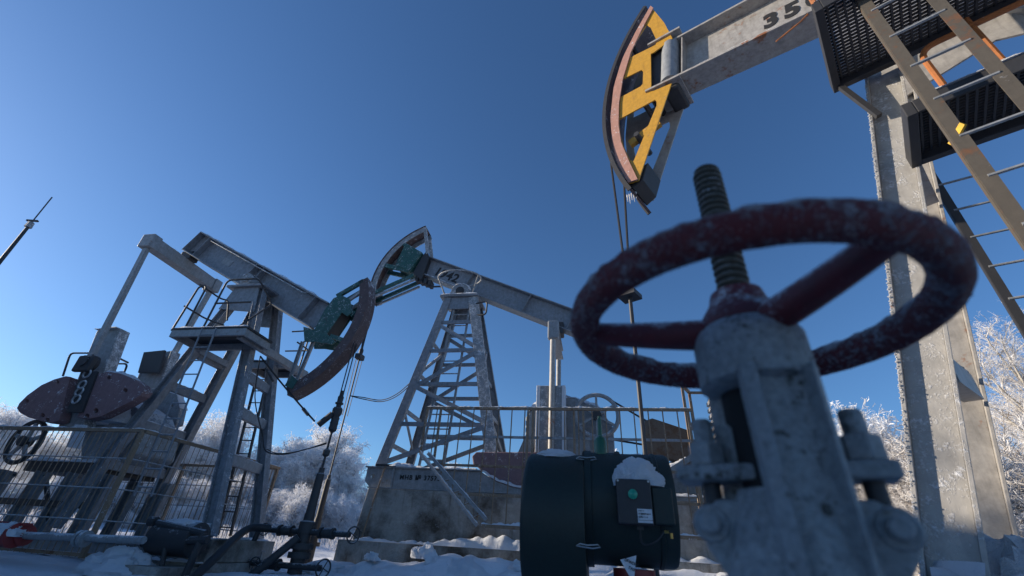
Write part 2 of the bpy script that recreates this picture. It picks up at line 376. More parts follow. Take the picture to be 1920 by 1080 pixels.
# walking beam
bA = V((-2.35, 0, 5.85)); bB = V((3.4, 0, 5.00)); bd = (bB-bA).normalized(); bup = V((-bd.z, 0, bd.x))
wb = MB().ibeam(bA, bB, .34, .74, bup, .03, .02).build('walking_beam', 'beige', R1, bev=.004)
for s_ in (.30, 2.2, 4.6):
    c = bA+bd*s_; MB().bar(c-bup*.34+V((0,-.08,0)), c+bup*.34+V((0,-.08,0)), .015, .14, (0, 1, 0)).build('stiffener', 'beige', wb)
MB().lathe([(-.34, .11), (.34, .11)], bA+bd*.14+V((0, -.10, 0)), bup, 20).build('end_tube', 'grey', wb, True)
MB().bar(bA-bd*.16+V((0, .05, 0)), bA-bd*.12+V((0, .05, 0)), .30, .72, bup).build('head_socket', 'dark', wb, bev=.01)
MB().bar(bA-bd*.12+bup*.44, bA+bd*.3+bup*.44, .46, .03, bup).build('saddle_plate', 'beige', wb); MB().bar(bA-bd*.12-bup*.44, bA+bd*.3-bup*.44, .46, .03, bup).build('saddle_plate', 'beige', wb)
text('350', .30, P1.at(1432, 55, -.014), bd, bup, 'number', 'stencil', wb, 1.35, weight=.05)
cap([bA+bup*.372+V((0,-.1,0)), bA+bd*2.2+bup*.372+V((0,-.1,0))], .12, .03, 'frost', wb, 'frost', .02)
cap([bA-bup*.34+V((0,-.15,0)), bA+bd*3-bup*.34+V((0,-.15,0))], .035, .022, 'frost', wb, 'frost', .02, 3)
p, q = P1.at(1455, 78, -.19), P1.at(1512, 32, -.19); MB().tube([p, p.lerp(q, .8), q+V((.02, 0, .03))], .008, 6).build('drain_pipe', 'rust', wb)
MB().lathe([(-.3, .13), (.3, .13)], (0, 0, 5.02), (0, 1, 0), 20).build('saddle_bearing', 'beige', R1, True)
MB().box((-.35, -.32, 4.84), (.35, .32, 4.9)).build('post_cap', 'beige', R1, bev=.005)
# samson post
def leg(F, root, top, base, wd, ht, up, mat, nm='leg'):
    o = MB().ibeam(base, top, wd, ht, up, .02, .014).build(nm, mat, root, bev=.003); return o
lt = P1.at(1640, 135, -.34); lb = P1.at(1745, 1010, -.70); lb.z = .55
base_n = V((-1.47, -.7, .30)); top_n = V((-.66, -.34, 3.9)); d_ = (top_n-base_n)/(top_n.z-base_n.z)
top_n = base_n+d_*4.5
leg(P1, R1, top_n, base_n, .11, .22, (1, 0, .2), 'beigefrost')
base_f = V((-1.26, .55, .46)); top_f = V((-.42, .30, 4.8))
leg(P1, R1, top_f, base_f, .12, .28, (1, 0, .2), 'beige')
leg(P1, R1, V((.22, -.28, 4.84)), V((3.3, -.75, .7)), .18, .26, (1, 0, .4), 'beige'); leg(P1, R1, V((.22, .28, 4.84)), V((3.3, .75, .7)), .18, .26, (1, 0, .4), 'beige')
def along(a, b, t): return V(a)+(V(b)-V(a))*t
for t in (.26, .60):
    p, q = along(base_n, top_n, t), along(base_f, top_f, t); MB().channel(p+V((.06, .1, 0)), q+V((.06, -.09, 0)), .10, .16).build('cross_brace', 'beige', R1)
    cap([p+V((.06, .14, .085)), q+V((.06, -.12, .085))], .10, .045, 'snow', R1, 'snow', .04, 2)
p = V((.55, -.36, 4.2)); MB().plate([[(-.35, 4.84), (.35, 4.84), (.62, 4.1), (.15, 4.3), (-.55, 4.1)]], .29, .31).build('gusset', 'beige', R1)
MB().plate([[(.25, 4.84), (.45, 4.84), (1.15, 3.1), (.85, 3.0)]], -.12, -.10).build('gusset', 'beige', R1)
# jagged frost along the leading flange edge
fr = [along(base_n, top_n, i/10)+V((-.155, -.10, 0)) for i in range(0, 10)]
b = MB(); rr = random.Random(3)
for i in range(900):
    p = along(base_n, top_n, rr.random()*.98)+V((-.108+rr.uniform(-.008, .003), -.055+rr.uniform(-.006, .006), 0)); s_ = rr.uniform(.002, .0055)
    b.lathe([(0, s_), (s_*1.3, s_*.5)], p, (-1, -.5+rr.random(), rr.uniform(-.3, .6)), 4)
tag(b.build('frost_fringe', 'frost', R1), kind='stuff')
cap([along(base_n, top_n, .0)+V((0,-.10,.1)), along(base_n, top_n, .06)+V((0,-.08,0))], .3, .09, 'snow', R1, 'snow', .03)
# platforms
def platform(root, x0, x1, y0, y1, z, cell=(.030, .048), mat='grating', nm='platform', rails=True):
    fr_ = MB()
    fr_.box((x0, y0, z-.085), (x0+.05, y1, z+.02)); fr_.box((x1-.05, y0, z-.085), (x1, y1, z+.02)); fr_.box((x0+.051, y0, z-.08), (x1-.051, y0+.012, z+.02)); fr_.box((x0+.051, y1-.05, z-.08), (x1-.051, y1, z+.015))
    f = fr_.build(nm, 'dark', root, bev=.004)
    g = MB(); x = x0+.07
    while x < x1-.07: g.box((x, y0+.013, z-.030), (x+.012, y1-.051, z-.004)); x += cell[1]
    y = y0+.02
    while y < y1-.06: g.box((x0+.052, y, z-.028), (x1-.052, y+.006, z-.006)); y += cell[0]
    tag(g.build('grating', 'dark', f), kind='stuff')
    sl = MB(); y = y0+.016; hh_ = cell[0]*1.05
    while y < y1-.06: sl.add([(x0+.052, y, z-.003), (x1-.052, y, z-.003), (x1-.052, y+hh_, z+.006), (x0+.052, y+hh_, z+.006)], [(0, 1, 2, 3)]); y += hh_
    tag(sl.build('frosted_tread', 'tread', f), kind='stuff')
    return f
pf1 = platform(R1, -1.0, 1.8, -1.22, -.44, 3.86)
MB().bar((-.96, -.48, 3.80), (-.84, -.46, 3.35), .035, .035).build('bracket', 'dark', pf1)
cap([(-.98, -1.21, 3.885), (.4, -1.21, 3.885)], .03, .02, 'frost', pf1, 'frost', .02)
pf2 = platform(R1, -.84, 1.0, -1.0, -.50, 2.86, (.024, .040))
cap([(-.7, -.995, 2.885), (.8, -.995, 2.885)], .03, .02, 'frost', pf2, 'frost', .02)
# handrail loops standing on the lower and upper platforms
def rail(pts, r, root, mat='rust', nm='handrail', n=8):
    """tube with its corners rounded"""
    P = [V(p) for p in pts]; out = [P[0]]
    for a, b_, c in zip(P, P[1:], P[2:]):
        k = min((a-b_).length, (c-b_).length, .22)*.5; s0 = b_+(a-b_).normalized()*k; s1 = b_+(c-b_).normalized()*k
        out += [s0.lerp(b_, t).lerp(b_.lerp(s1, t), t) for t in (0, .25, .5, .75, 1)]
    out.append(P[-1]); return MB().tube(out, r, n).build(nm, mat, root, True)
rail([(-.50, -.53, 2.88), (-.50, -.53, 3.72), (.40, -.53, 3.72), (.40, -.53, 2.88)], .020, pf2)
rail([(-.22, -.53, 2.88), (-.22, -.53, 3.8)], .018, pf2)
rail([(-.97, -1.2, 3.88), (-.97, -1.2, 4.9), (1.4, -1.2, 4.9)], .022, pf1)
rail([(-.97, -1.2, 4.4), (1.4, -1.2, 4.4)], .016, pf1)
# ladders
def polar(az, h, z): a = math.radians(az); return V((math.sin(a)*h, math.cos(a)*h, z))
def tolocal(F, p): q = V((p[0], p[1], 0))-F.o; return V((q.dot(F.u), q.dot(F.n), p[2]))
def ladder(F, root, A, B, z0, z1, rungs, wd, mat, rmat, rr_=.011, t=.006):
    A = tolocal(F, A); B = tolocal(F, B); d = (B-A); d.z = 0; d.normalize(); nn = V((-d.y, d.x, 0))
    st = MB()
    for P_ in (A, B):
        a = V((P_.x, P_.y, z0)); c = V((P_.x, P_.y, z1)); st.bar(a, c, wd, t, nn); st.bar(a, c, t, wd*.6, nn, (wd/2*(1 if P_ is A else -1), wd*.3+t/2))
    o = st.build('ladder', mat, root)
    for z in rungs:
        MB().tube([V((A.x, A.y, z)), V((B.x, B.y, z))], rr_, 6).build('rung', rmat, o)
    return o
ladder(P1, R1, polar(57.5, 2.62, 0), polar(62.7, 2.70, 0), .6, 5.2, [.65, .95, 1.25, 1.55, 1.85, 2.145, 2.425, 2.72, 3.02, 3.325, 3.63, 3.93, 4.23, 4.6], .060, 'railrust', 'grey', .010)
l2 = ladder(P1, R1, polar(54.0, 4.9, 0), polar(57.0, 5.0, 0), .7, 4.05, [.9+.31*i for i in range(10)], .06, 'dark', 'grey', .012)
MB().bar(tolocal(P1, polar(56.6, 2.66, 2.43)), tolocal(P1, polar(58.3, 2.6, 2.47)), .012, .035).build('strap', 'yellowtag', R1)
# skid under the right pump
for y in (-.7, .6):
    MB().ibeam((-1.75, y, .26), (4.5, y, .26), .16, .30).build('skid_beam', 'beige', R1)
for k in range(7): blob((-1.2+k*.33, .6+.03*(k % 2), .41), .21, .14, .12+.07*(k % 3), 'snow', R1, seed=30+k); blob((-1.2+k*.33, -.7, .40), .21, .14, .12+.05*(k % 2), 'snow', R1, seed=40+k)
# bridle, carrier and rod
def at1(px, py): return P1.at(px, py, 0)
rx = -3.12
MB().tube([(rx-.02, -.07, 4.7), (rx+.02, -.05, 3.30)], .014, 6).build('bridle_cable', 'black', R1); MB().tube([(rx+.07, .06, 4.5), (rx+.03, .05, 3.30)], .014, 6).build('bridle_cable', 'black', R1)
MB().lathe([(0, .035), (.08, .045), (.25, .04), (.5, .032), (.56, .02)], (rx+.03, 0, 2.8), (0, 0, 1), 10).build('carrier', 'dark', R1, True)
MB().box((rx-.07, -.09, 2.78), (rx+.12, .09, 2.83)).build('carrier_bar', 'dark', R1)
MB().tube([(rx+.03, 0, 2.8), (rx+.03, 0, .2)], .020, 8).build('polished_rod', 'dark', R1)
# ------------------------------------------------------------------ MIDDLE PUMPJACK, P2
R2 = empty('pumpjack', P2.o, P2.rz, 'middle pumpjack with lattice tower and number 1942 on its grey beam', 'pumpjack', 'pumpjacks on the snowy well pad')
a2 = P2.xz
def mz(l): return [(640+x/3, 400+y/3) for x, y in l]        # coordinates read in the enlarged crop
C2 = (-.48, 7.0); R2r = 2.21
b2A = V((-1.34, 0, 7.72)); b2B = V((3.65, 0, 5.42)); b2d = (b2B-b2A).normalized(); b2u = V((-b2d.z, 0, b2d.x))
wb2 = MB().ibeam(b2A, b2B, .32, .62, b2u, .03, .018).build('walking_beam', 'grey2', R2, bev=.004)
text('1942', .40, P2.at(812, 514, -.014), b2d, b2u, 'number', 'stencil', wb2, 1.05)
for s_ in (.10, 1.72, 3.6, 4.9): c = b2A+b2d*s_+V((0, -.08, 0)); MB().bar(c-b2u*.28, c+b2u*.28, .014, .14, (0, 1, 0)).build('stiffener', 'grey2', wb2)
MB().bar(b2B+b2d*.002, b2B+b2d*.012, .32, .62, b2u).build('end_plate', 'grey2', wb2)
cap([b2A+b2d*.1+b2u*.31, b2A+b2d*2.6+b2u*.31], .30, .03, 'frost', wb2, 'frost', .03)
cap([b2A-b2u*.275+V((0,-.13,0)), b2A+b2d*1.6-b2u*.275+V((0,-.13,0))], .05, .03, 'frost', wb2, 'frost', .03, 4)
# horsehead: arc, cheek struts, teal box
yN = -.2
hh2 = MB().plate([arcpts(*C2, R2r, 113, 193, 26)+arcpts(*C2, R2r-.16, 113, 193, 26)[::-1]], -.24, -.215).build('horsehead', 'frostgrey', R2)
MB().plate([arcpts(*C2, R2r, 113, 193, 26)+arcpts(*C2, R2r-.16, 113, 193, 26)[::-1]], .215, .24).build('side_plate', 'frostgrey', hh2)
MB().plate([arcpts(*C2, R2r+.03, 113, 193, 26)+arcpts(*C2, R2r+.005, 113, 193, 26)[::-1]], -.26, .26).build('arc_plate', 'arc', hh2)
def strut2(p, q, wd, ht, mat, nm='strut', y=None, par=None, F=P2, both=True, off=.02):
    y = (-.2 if F is P2 else -.13) if y is None else y
    for yy in ((y, -y) if both else (y,)):
        a = F.at(*p, y); c = F.at(*q, y); a.y = yy; c.y = yy; MB().channel(a, c, wd, ht, (0, 0, 1), .01).build(nm, mat, par)
strut2((797, 428), (802, 476), .05, .10, 'frostgrey', par=hh2)                                  # rear upright to the arc's tip
strut2((757, 458), (790, 478), .06, .12, 'teal', par=hh2)
strut2((718, 497), (768, 508), .06, .13, 'teal', par=hh2)
strut2((692, 553), (776, 516), .06, .11, 'teal', par=hh2); strut2((698, 558), (778, 524), .05, .06, 'frostgrey', par=hh2)
q = [a2(x, y, -.22) for x, y in ((761, 457), (792, 474), (768, 509), (742, 498))]
MB().plate([q], -.25, .25).build('head_box', 'teal', hh2, bev=.006)
q = [a2(x, y, -.2) for x, y in ((800, 470), (793, 478), (774, 512), (790, 524), (804, 484))]
MB().plate([q], -.19, .19).build('socket_plate', 'dark', hh2)
for i in range(4): p = P2.at(783+i*8, 520+i*3, -.1); MB().box((p.x-.05, -.15, p.z-.12), (p.x+.04, .1, p.z+.05)).build('clamp', 'dark', wb2)
p, q = P2.at(803, 538, -.1), P2.at(828, 537, -.1); MB().tube([p, q], .03, 6).build('latch_bar', 'dark', wb2)
# lattice samson post
tz = 6.33; cx = .17
topc = {(-1,-1): V((-.20,-.34,tz)), (1,-1): V((.50,-.34,tz)), (-1,1): V((-.20,.34,tz)), (1,1): V((.50,.34,tz))}
basec = {(-1,-1): V((-1.02,-.75,1.90)), (1,-1): V((1.50,-.75,1.90)), (-1,1): V((-1.02,.75,1.90)), (1,1): V((1.50,.75,1.90))}
for k in topc:
    MB().channel(basec[k], topc[k], .10, .20 if k != (1,-1) else .26, (1, 0, 0), .012, side=k[1]).build('leg', 'frostgrey' if k == (1,-1) else 'grey2', R2, bev=.003)
def lev(k, z): t = (z-1.90)/(tz-1.90); return basec[k].lerp(topc[k], t)
for yk in (-1, 1):
    for z in (5.55, 4.72, 3.82, 2.85): MB().bar(lev((-1,yk),z)+V((.07,0,0)), lev((1,yk),z)-V((.07,0,0)), .05, .09).build('cross_bar', 'grey2', R2)
    for za, zb in ((5.45, 4.80),(3.75, 4.65), (3.75, 2.92), (2.0, 2.8)):
        MB().bar(lev((-1,yk),za)+V((.08,yk*.03,0)), lev((1,yk),zb)+V((-.08,yk*.03,0)), .035, .10).build('diagonal', 'grey2', R2)
for xk in (-1, 1):
    for z in (5.0, 4.1, 3.2, 2.4): MB().bar(lev((xk,-1),z)+V((0,.05,0)), lev((xk,1),z)-V((0,.05,0)), .05, .09).build('side_bar', 'grey2', R2)
    MB().bar(lev((xk,-1),4.15)+V((.03,.05,0)), lev((xk,1),5.0)-V((-.03,.05,0)), .03, .08).build('diagonal', 'grey2', R2)
    MB().bar(lev((xk,-1),3.15)+V((.03,.05,0)), lev((xk,1),2.45)-V((-.03,.05,0)), .03, .08).build('diagonal', 'grey2', R2)
MB().plate([[(-.24, 6.33), (.56, 6.33), (.62, 5.98), (-.33, 5.98)]], -.37, -.35).build('top_plate', 'grey2', R2); MB().plate([[(-.24, 6.33), (.56, 6.33), (.62, 5.98), (-.33, 5.98)]], .35, .37).build('top_plate', 'grey2', R2)
MB().box((-.42, -.45, 6.335), (.66, .45, 6.385)).build('post_cap', 'grey2', R2, bev=.006)
cap([(-.40, -.38, 6.39), (.62, -.38, 6.39)], .2, .07, 'snow', R2, 'snow', .04); 
sb = MB().plate([arcpts(.12, 6.5, .26, 0, 180, 14)+[(-.25, 6.39), (.49, 6.39)]], -.40, -.22).build('saddle_bearing', 'frostgrey', R2, bev=.01)
cap([(x, -.31, z) for x, z in arcpts(.12, 6.5, .265, 150, 15, 10)], .2, .05, 'frost', sb, 'frost', .03)
MB().plate([arcpts(.12, 6.5, .26, 0, 180, 14)+[(-.25, 6.39), (.49, 6.39)]], .22, .40).build('saddle_bearing', 'frostgrey', R2, bev=.01)
MB().lathe([(0, .12), (.03, .12), (.03, .07), (.05, .07)], (.12, -.40, 6.52), (0, -1, 0), 14).build('bearing_cap', 'dark', sb)
MB().lathe([(-.25, .07), (.25, .07)], (.12, 0, 6.52), (0, 1, 0), 12).build('pivot_shaft', 'dark', R2)
# safety hoop and inner ladder
hp = [V((.14+.60*math.cos(t), -.62+.42*math.sin(t), 6.78)) for t in [math.radians(a) for a in range(0, 360, 15)]]
MB().tube(hp, .022, 6, True).build('ladder_hoop', 'frostgrey', R2, True)
for a in (200, 340): t = math.radians(a); p = V((.14+.60*math.cos(t), -.62+.42*math.sin(t), 6.78)); MB().tube([p, V((p.x*.7, -.42, 6.40))], .022, 6).build('hoop_stay', 'frostgrey', R2)
rail([(.62, -.4, 6.1), (.95, -.5, 6.1), (.95, -.5, 5.7), (.6, -.4, 5.75)], .022, R2, 'dark', 'hook_bar')
ld2 = MB().bar((-.02, -.30, 6.0), (-.22, -.52, 1.95), .05, .04, (0, 1, 0)).bar((.42, -.30, 6.0), (.34, -.52, 1.95), .05, .04, (0, 1, 0)).build('ladder', 'grey', R2)
for i in range(12):
    t = (i+.5)/12; MB().tube([along((-.02,-.30,6.0), (-.22,-.52,1.95), t), along((.42,-.30,6.0), (.34,-.52,1.95), t)], .016, 6).build('rung', 'frostgrey', ld2)
# wave-edged skid
sk = [(-1.10, 1.86), (1.32, 1.86), (1.62, 1.70), (1.95, 1.56), (2.4, 1.50), (7.2, 1.50), (7.2, 1.485), (-1.0, 1.485), (-1.10, 1.56)]
lug = [(-1.22, 1.86), (-1.22, 1.60), (-1.10, 1.49), (6.4, 1.49), (6.4, 1.54), (2.5, 1.54), (1.98, 1.58), (1.62, 1.68), (1.30, 1.85)]
hole = [(-1.06+.045*math.cos(t), 1.69+.05*math.sin(t)) for t in [math.radians(a) for a in range(0, 360, 30)]]
for y in (-.9, .85):
    o = MB().plate([lug, hole], y, y+.02).build('skid_side', 'grey', R2)
    if y < 0: skn = o
for y in (-.9, .85):
    MB().box((-1.24, y-.07, 1.862), (1.30, y+.09, 1.885)).build('skid_flange', 'grey', R2); MB().box((-1.10, y-.09, 1.462), (6.4, y+.11, 1.486)).build('skid_flange', 'grey', R2)
MB().box((-.62, -.95, 1.49), (-.58, -.905, 1.86)).build('skid_rib', 'grey', skn)
for s_ in (-1.1, .4, 2.6, 5.9): MB().box((s_, -.878, 1.5), (s_+.02, .848, 1.8 if s_ < 1.3 else 1.53)).build('skid_cross_member', 'grey', R2)
text('MHB № 37573', .125, (-.45, -.906, 1.655), (1, 0, 0), (0, 0, 1), 'serial_number', 'stencil', skn, 1.18, .005)
cap([(-1.1, -.9, 1.888), (1.2, -.9, 1.888)], .14, .05, 'snow', R2, 'snow', .05, 2); cap([(-.7, -.86, 1.90), (.05, -.8, 1.90)], .3, .11, 'snow', R2, 'snow', .05, 6)
cap([(1.32, -.9, 1.86), (1.62, -.9, 1.70), (1.98, -.9, 1.60), (2.5, -.9, 1.55), (6.2, -.9, 1.55)], .10, .07, 'snow', R2, 'snow', .05, 4)
MB().tube([(-.78, -.97, 1.92), (-.86, -1.06, 1.2), (-.95, -1.09, .45)], .018, 6).build('tie_rod', 'tan', R2)
MB().box((-1.0, -1.0, 1.888), (-.55, -.72, 1.93)).build('clamp_plate', 'dark', R2)
# equaliser, pitmans, gearbox, cranks, counterweight, sheave
eqc = V((2.72, 0, 5.30))
MB().box((2.56, -.16, 5.28), (2.92, .16, 5.62)).build('tail_bearing', 'dark', R2, bev=.03)
eq = MB().ibeam((2.74, -.86, 5.12), (2.74, .86, 5.12), .20, .26).build('equalizer', 'grey', R2); cap([(2.74, -.86, 5.26), (2.74, -.2, 5.26)], .2, .09, 'snow', eq, 'snow', .04)
MB().box((2.60, -.90, 4.82), (2.86, -.72, 5.28)).build('pin_housing', 'grey', eq, bev=.03)
for y in (-.8, .8): MB().tube([(2.72, y, 4.95), (2.70, y, 2.35)], .065, 12).build('pitman', 'beige' if y < 0 else 'grey', R2, True)
b = MB().box((2.62, -.5, 1.75), (3.5, .5, 2.6)); b.build('gearbox_base', 'grey', R2)
gb = MB().plate([[(2.10, 2.2), (4.0, 2.2), (4.0, 2.9), (3.72, 3.35), (3.0, 3.62), (2.35, 3.5), (2.08, 3.1)]], -.42, .42).build('gearbox', 'grey', R2, bev=.04)
cap([(2.12, 0, 3.2), (2.5, 0, 3.52), (3.2, 0, 3.55), (3.85, 0, 3.2)], .85, .26, 'snow', gb, 'snow', .06, 3)
for y in (-.66, .66):
    MB().box((2.40, y-.09, 1.9), (2.98, y+.09, 3.72)).build('crank_arm', 'frostgrey', R2, bev=.015)
    MB().box((2.36, y-.11, 2.0), (2.44, y+.11, 3.72)).build('crank_flange', 'frost', R2, bev=.01); MB().box((2.92, y-.11, 2.0), (3.0, y+.11, 3.72)).build('crank_flange', 'frost', R2, bev=.01)
    cwp = [a2(x, y_, -.7) for x, y_ in ((888, 858), (896, 850), (985, 850), (1060, 850), (1072, 866), (1060, 905), (1030, 925), (980, 928), (952, 922), (925, 900), (890, 872))]
    MB().plate([cwp], y-.19, y-.05).build('counterweight', 'cwred', R2, bev=.02)
for s_ in (2.4, 3.35): MB().bar((s_, -.3, 1.5), (s_, -.3, 2.3), .12, .12, (0, 1, 0)).build('gearbox_leg', 'grey', R2)
MB().plate([[(1.95, 2.3), (2.2, 2.9), (2.35, 2.9), (2.2, 1.55), (1.85, 1.55)]], -.5, .4).build('gearbox_skirt', 'grey', R2)
pc = P2.at(1119, 779, -.62); sh = V((pc.x, -.62, pc.z)); r_ = .45
shv = MB().tube([sh+V((r_*math.cos(t), 0, r_*math.sin(t))) for t in [2*math.pi*i/36 for i in range(36)]], .046, 8, True).build('sheave', 'grey', R2, True)
for k in range(6):
    t = math.pi/6+k*math.pi/3; MB().bar(sh, sh+V(((r_-.02)*math.cos(t), 0, (r_-.02)*math.sin(t))), .05, .06, (0, 1, 0)).build('spoke', 'grey', shv)
MB().lathe([(-.06, .1), (.06, .1)], sh, (0, 1, 0), 14).build('hub', 'dark', shv); MB().tube([sh, V((sh.x, -.2, sh.z))], .05, 8).build('drive_shaft', 'dark', R2)
mz_ = V((5.2, -.62, 2.55)); 
MB().tube([sh+V((.2, .03, .42)), mz_+V((0, .03, .12))], .02, 4).build('belt', 'black', R2); MB().tube([sh+V((.1, .03, -.46)), mz_+V((0, .03, -.12))], .02, 4).build('belt', 'black', R2)
gp = [a2(x, y, -.7) for x, y in ((1208, 790), (1223, 785), (1292, 808), (1300, 880), (1262, 862), (1206, 850))]
MB().plate([gp], -.74, -.50).build('belt_guard', 'brownplate', R2, bev=.01)
MB().lathe([(-.35, .2), (.3, .2)], (5.3, .0, 2.2), (0, 1, 0), 16).build('motor', 'grey', R2, True); MB().box((4.8, -.3, 1.56), (5.9, .4, 1.95)).build('motor_base', 'grey', R2)
br = P2.at(1245, 835, -.5)
MB().box((3.9, -.45, 1.56), (4.6, .45, 2.1)).build('brake_frame', 'grey', R2)
# concrete foundation of the middle pump
F2 = empty('concrete_foundation', P2.o, P2.rz, 'stained two-tier concrete foundation carrying the middle pumpjack', 'foundation')
MB().plate([[(-1.06, 1.455), (6.8, 1.455), (6.8, .52), (-1.17, .52)]], -1.0, 1.0).build('upper_block', 'conc', F2, bev=.015)
MB().box((-1.32, -1.28, -.4), (6.9, 1.28, .515)).build('lower_block', 'conc', F2, bev=.015)
cap([(-1.0, -1.14, .52), (1.0, -1.14, .52)], .24, .07, 'snow', F2, 'snow', .05, 1)
cap([(.55, -1.14, .52), (1.35, -1.14, .52), (3.4, -1.14, .52), (6.6, -1.14, .52)], .28, .19, 'snow', F2, 'snow', .05, 9)
blob((.52, -1.5, .30), .18, .15, .22, 'snow_block', F2, seed=4, amp=.5, sc=1.4)
# guard rail in front of it
G2 = empty('guard_railing', P2.o, P2.rz, 'brown rusted guard railing with frosted top rail in front of the middle pumpjack', 'railing')
yg = -1.6; zt = 2.95
MB().bar((.18, yg, zt), (5.40, yg, zt), .05, .05).build('top_rail', 'tan', G2)
cap([(.2, yg, zt+.026), (5.38, yg, zt+.026)], .05, .03, 'frost', G2, 'frost', .02)
for z, x0, x1 in ((2.40, .22, 5.4), (1.86, .55, 5.4), (1.36, 1.05, 5.4)): MB().bar((x0, yg+.03, z), (x1, yg+.03, z), .03, .045).build('mid_rail', 'tan' if z < 2.3 else 'grey', G2)
MB().bar((1.56, yg, .86), (5.4, yg, .86), .05, .06).build('bottom_rail', 'tan', G2); cap([(1.56, yg, .89), (5.3, yg, .89)], .09, .05, 'snow', G2, 'snow', .03)
for x in (.20, .50): MB().bar((x, yg, zt-.025), (x, yg, 2.06 if x < .4 else 1.98), .04, .045).build('post', 'tan', G2)
for x in (2.32, 2.42, 3.22, 3.40, 5.33, 5.40): MB().bar((x, yg+.0, zt-.03), (x, yg+.0, .88), .04, .05).build('post', 'tan', G2)
for dx, dz in ((0, 0), (.16, .10)):
    MB().bar((.20+dx, yg-.01, 2.06+dz*.0), (1.48+dx, yg-.01, .86+dz), .035, .06).build('diagonal_rail', 'grey', G2); cap([(.20+dx, yg-.02, 2.10), (1.48+dx, yg-.02, .90+dz)], .05, .02, 'frost', G2, 'frost', .03)
for i in range(6): t = (i+.5)/6; MB().tube([(.20+1.28*t, yg-.01, 2.06-1.2*t), (.36+1.28*t, yg-.01, 2.06-1.1*t)], .012, 6).build('rung', 'tan', G2)
x = .42; bar0 = None
while x < 5.3:
    zb = .89 if x > 1.6 else 2.06-(x-.30)*.95
    MB().tube([(x, yg, zt-.03), (x, yg, zb)], .012, 5).build('bar', 'tan', G2); x += .262
# raised frame and control cabinet at the right end
G3 = empty('equipment_frame', P2.o, P2.rz, 'tall open frame of frosted brown angle iron right of the belt guard', 'frame')
def q2(px, py, y): return P2.at(px, py, y)
pA, pB = q2(1287, 735, -1.3), q2(1296, 722, -1.0)
z_ = q2(1300, 724, -1.2).z
x0 = q2(1290, 800, -1.2).x; x1 = q2(1346, 800, -1.2).x
for x, y in ((x0, -1.2), (x0+.22, -.7), (x1, -1.2), (x1+.2, -.7)):
    MB().bar((x, y, .9 if y < -1 else 1.5), (x, y, z_), .05, .05, (0, 1, 0)).build('post', 'tan', G3)
for (a, c) in (((x0, -1.2), (x0+.22, -.7)), ((x1, -1.2), (x1+.2, -.7)), ((x0, -1.2), (x1, -1.2)), ((x0+.22, -.7), (x1+.2, -.7))):
    for zz in (z_+.026, z_-.75, z_-1.15): MB().bar((*a, zz), (*c, zz), .05, .045).build('rail', 'tan', G3)
cap([(x0, -1.2, z_+.05), (x1, -1.2, z_+.05)], .06, .05, 'frost', G3, 'frost', .02); cap([(x0, -1.2, z_+.05), (x0+.22, -.7, z_+.05)], .06, .04, 'frost', G3, 'frost', .02)
sl = q2(1220, 905, -1.2), q2(1300, 855, -1.2); MB().bar(sl[0], sl[1], .10, .09).build('ramp', 'grey', G3); cap([sl[0]+V((0,0,.05)), sl[1]+V((0,0,.05))], .10, .05, 'snow', G3, 'snow', .03)
cb = empty('control_cabinet', P2.o, P2.rz, 'grey control cabinet with ribbed side standing behind the big valve', 'cabinet')
c0 = q2(1352, 815, -1.25); c1 = q2(1350, 735, -1.25)
MB().box((c0.x, -1.25, 2.40), (c0.x+.95, -.75, c1.z)).build('casing', 'grey', cb, bev=.01)
for i in range(7): z = 2.46+i*(c1.z-2.5)/7; MB().box((c0.x-.06, -1.28, z), (c0.x+.04, -.80, z+.07)).build('louvre', 'beige', cb)
MB().box((c0.x+.10, -1.262, 2.5), (c0.x+.85, -1.252, c1.z-.06)).build('door', 'grey', cb)
for dx in (.1, .8): MB().bar((c0.x+dx, -1.0, .9), (c0.x+dx, -1.0, 2.4), .05, .05, (0, 1, 0)).build('leg', 'grey', cb)
# bridle of the middle pump
rb = -2.62
for dy in (-.05, .05): MB().tube([(-2.69, dy, 6.9), (rb, dy*.8, 5.05)], .013, 6).build('bridle_cable', 'black', R2)
MB().lathe([(0, .03), (.06, .06), (.14, .06), (.2, .03), (.7, .035), (.74, .02)], (rb, 0, 4.85), (0, 0, 1), 10).build('carrier', 'dark', R2, True)
MB().box((rb-.08, -.12, 4.72), (rb+.08, .12, 4.85)).build('carrier_bar', 'dark', R2)
for dx, dy in ((-.06, -.06), (.06, .06)): MB().tube([(rb+dx, dy, 4.75), (rb+dx*.6, dy, 3.2)], .010, 5).build('cable', 'black', R2)
MB().tube([(rb, 0, 4.75), (rb, 0, .9)], .020, 8).build('polished_rod', 'dark', R2)
MB().lathe([(0, .07), (.8, .06), (.82, .04), (.9, .04)], (rb, 0, .9), (0, 0, 1), 12).build('rod_sleeve', 'dark', R2, True)
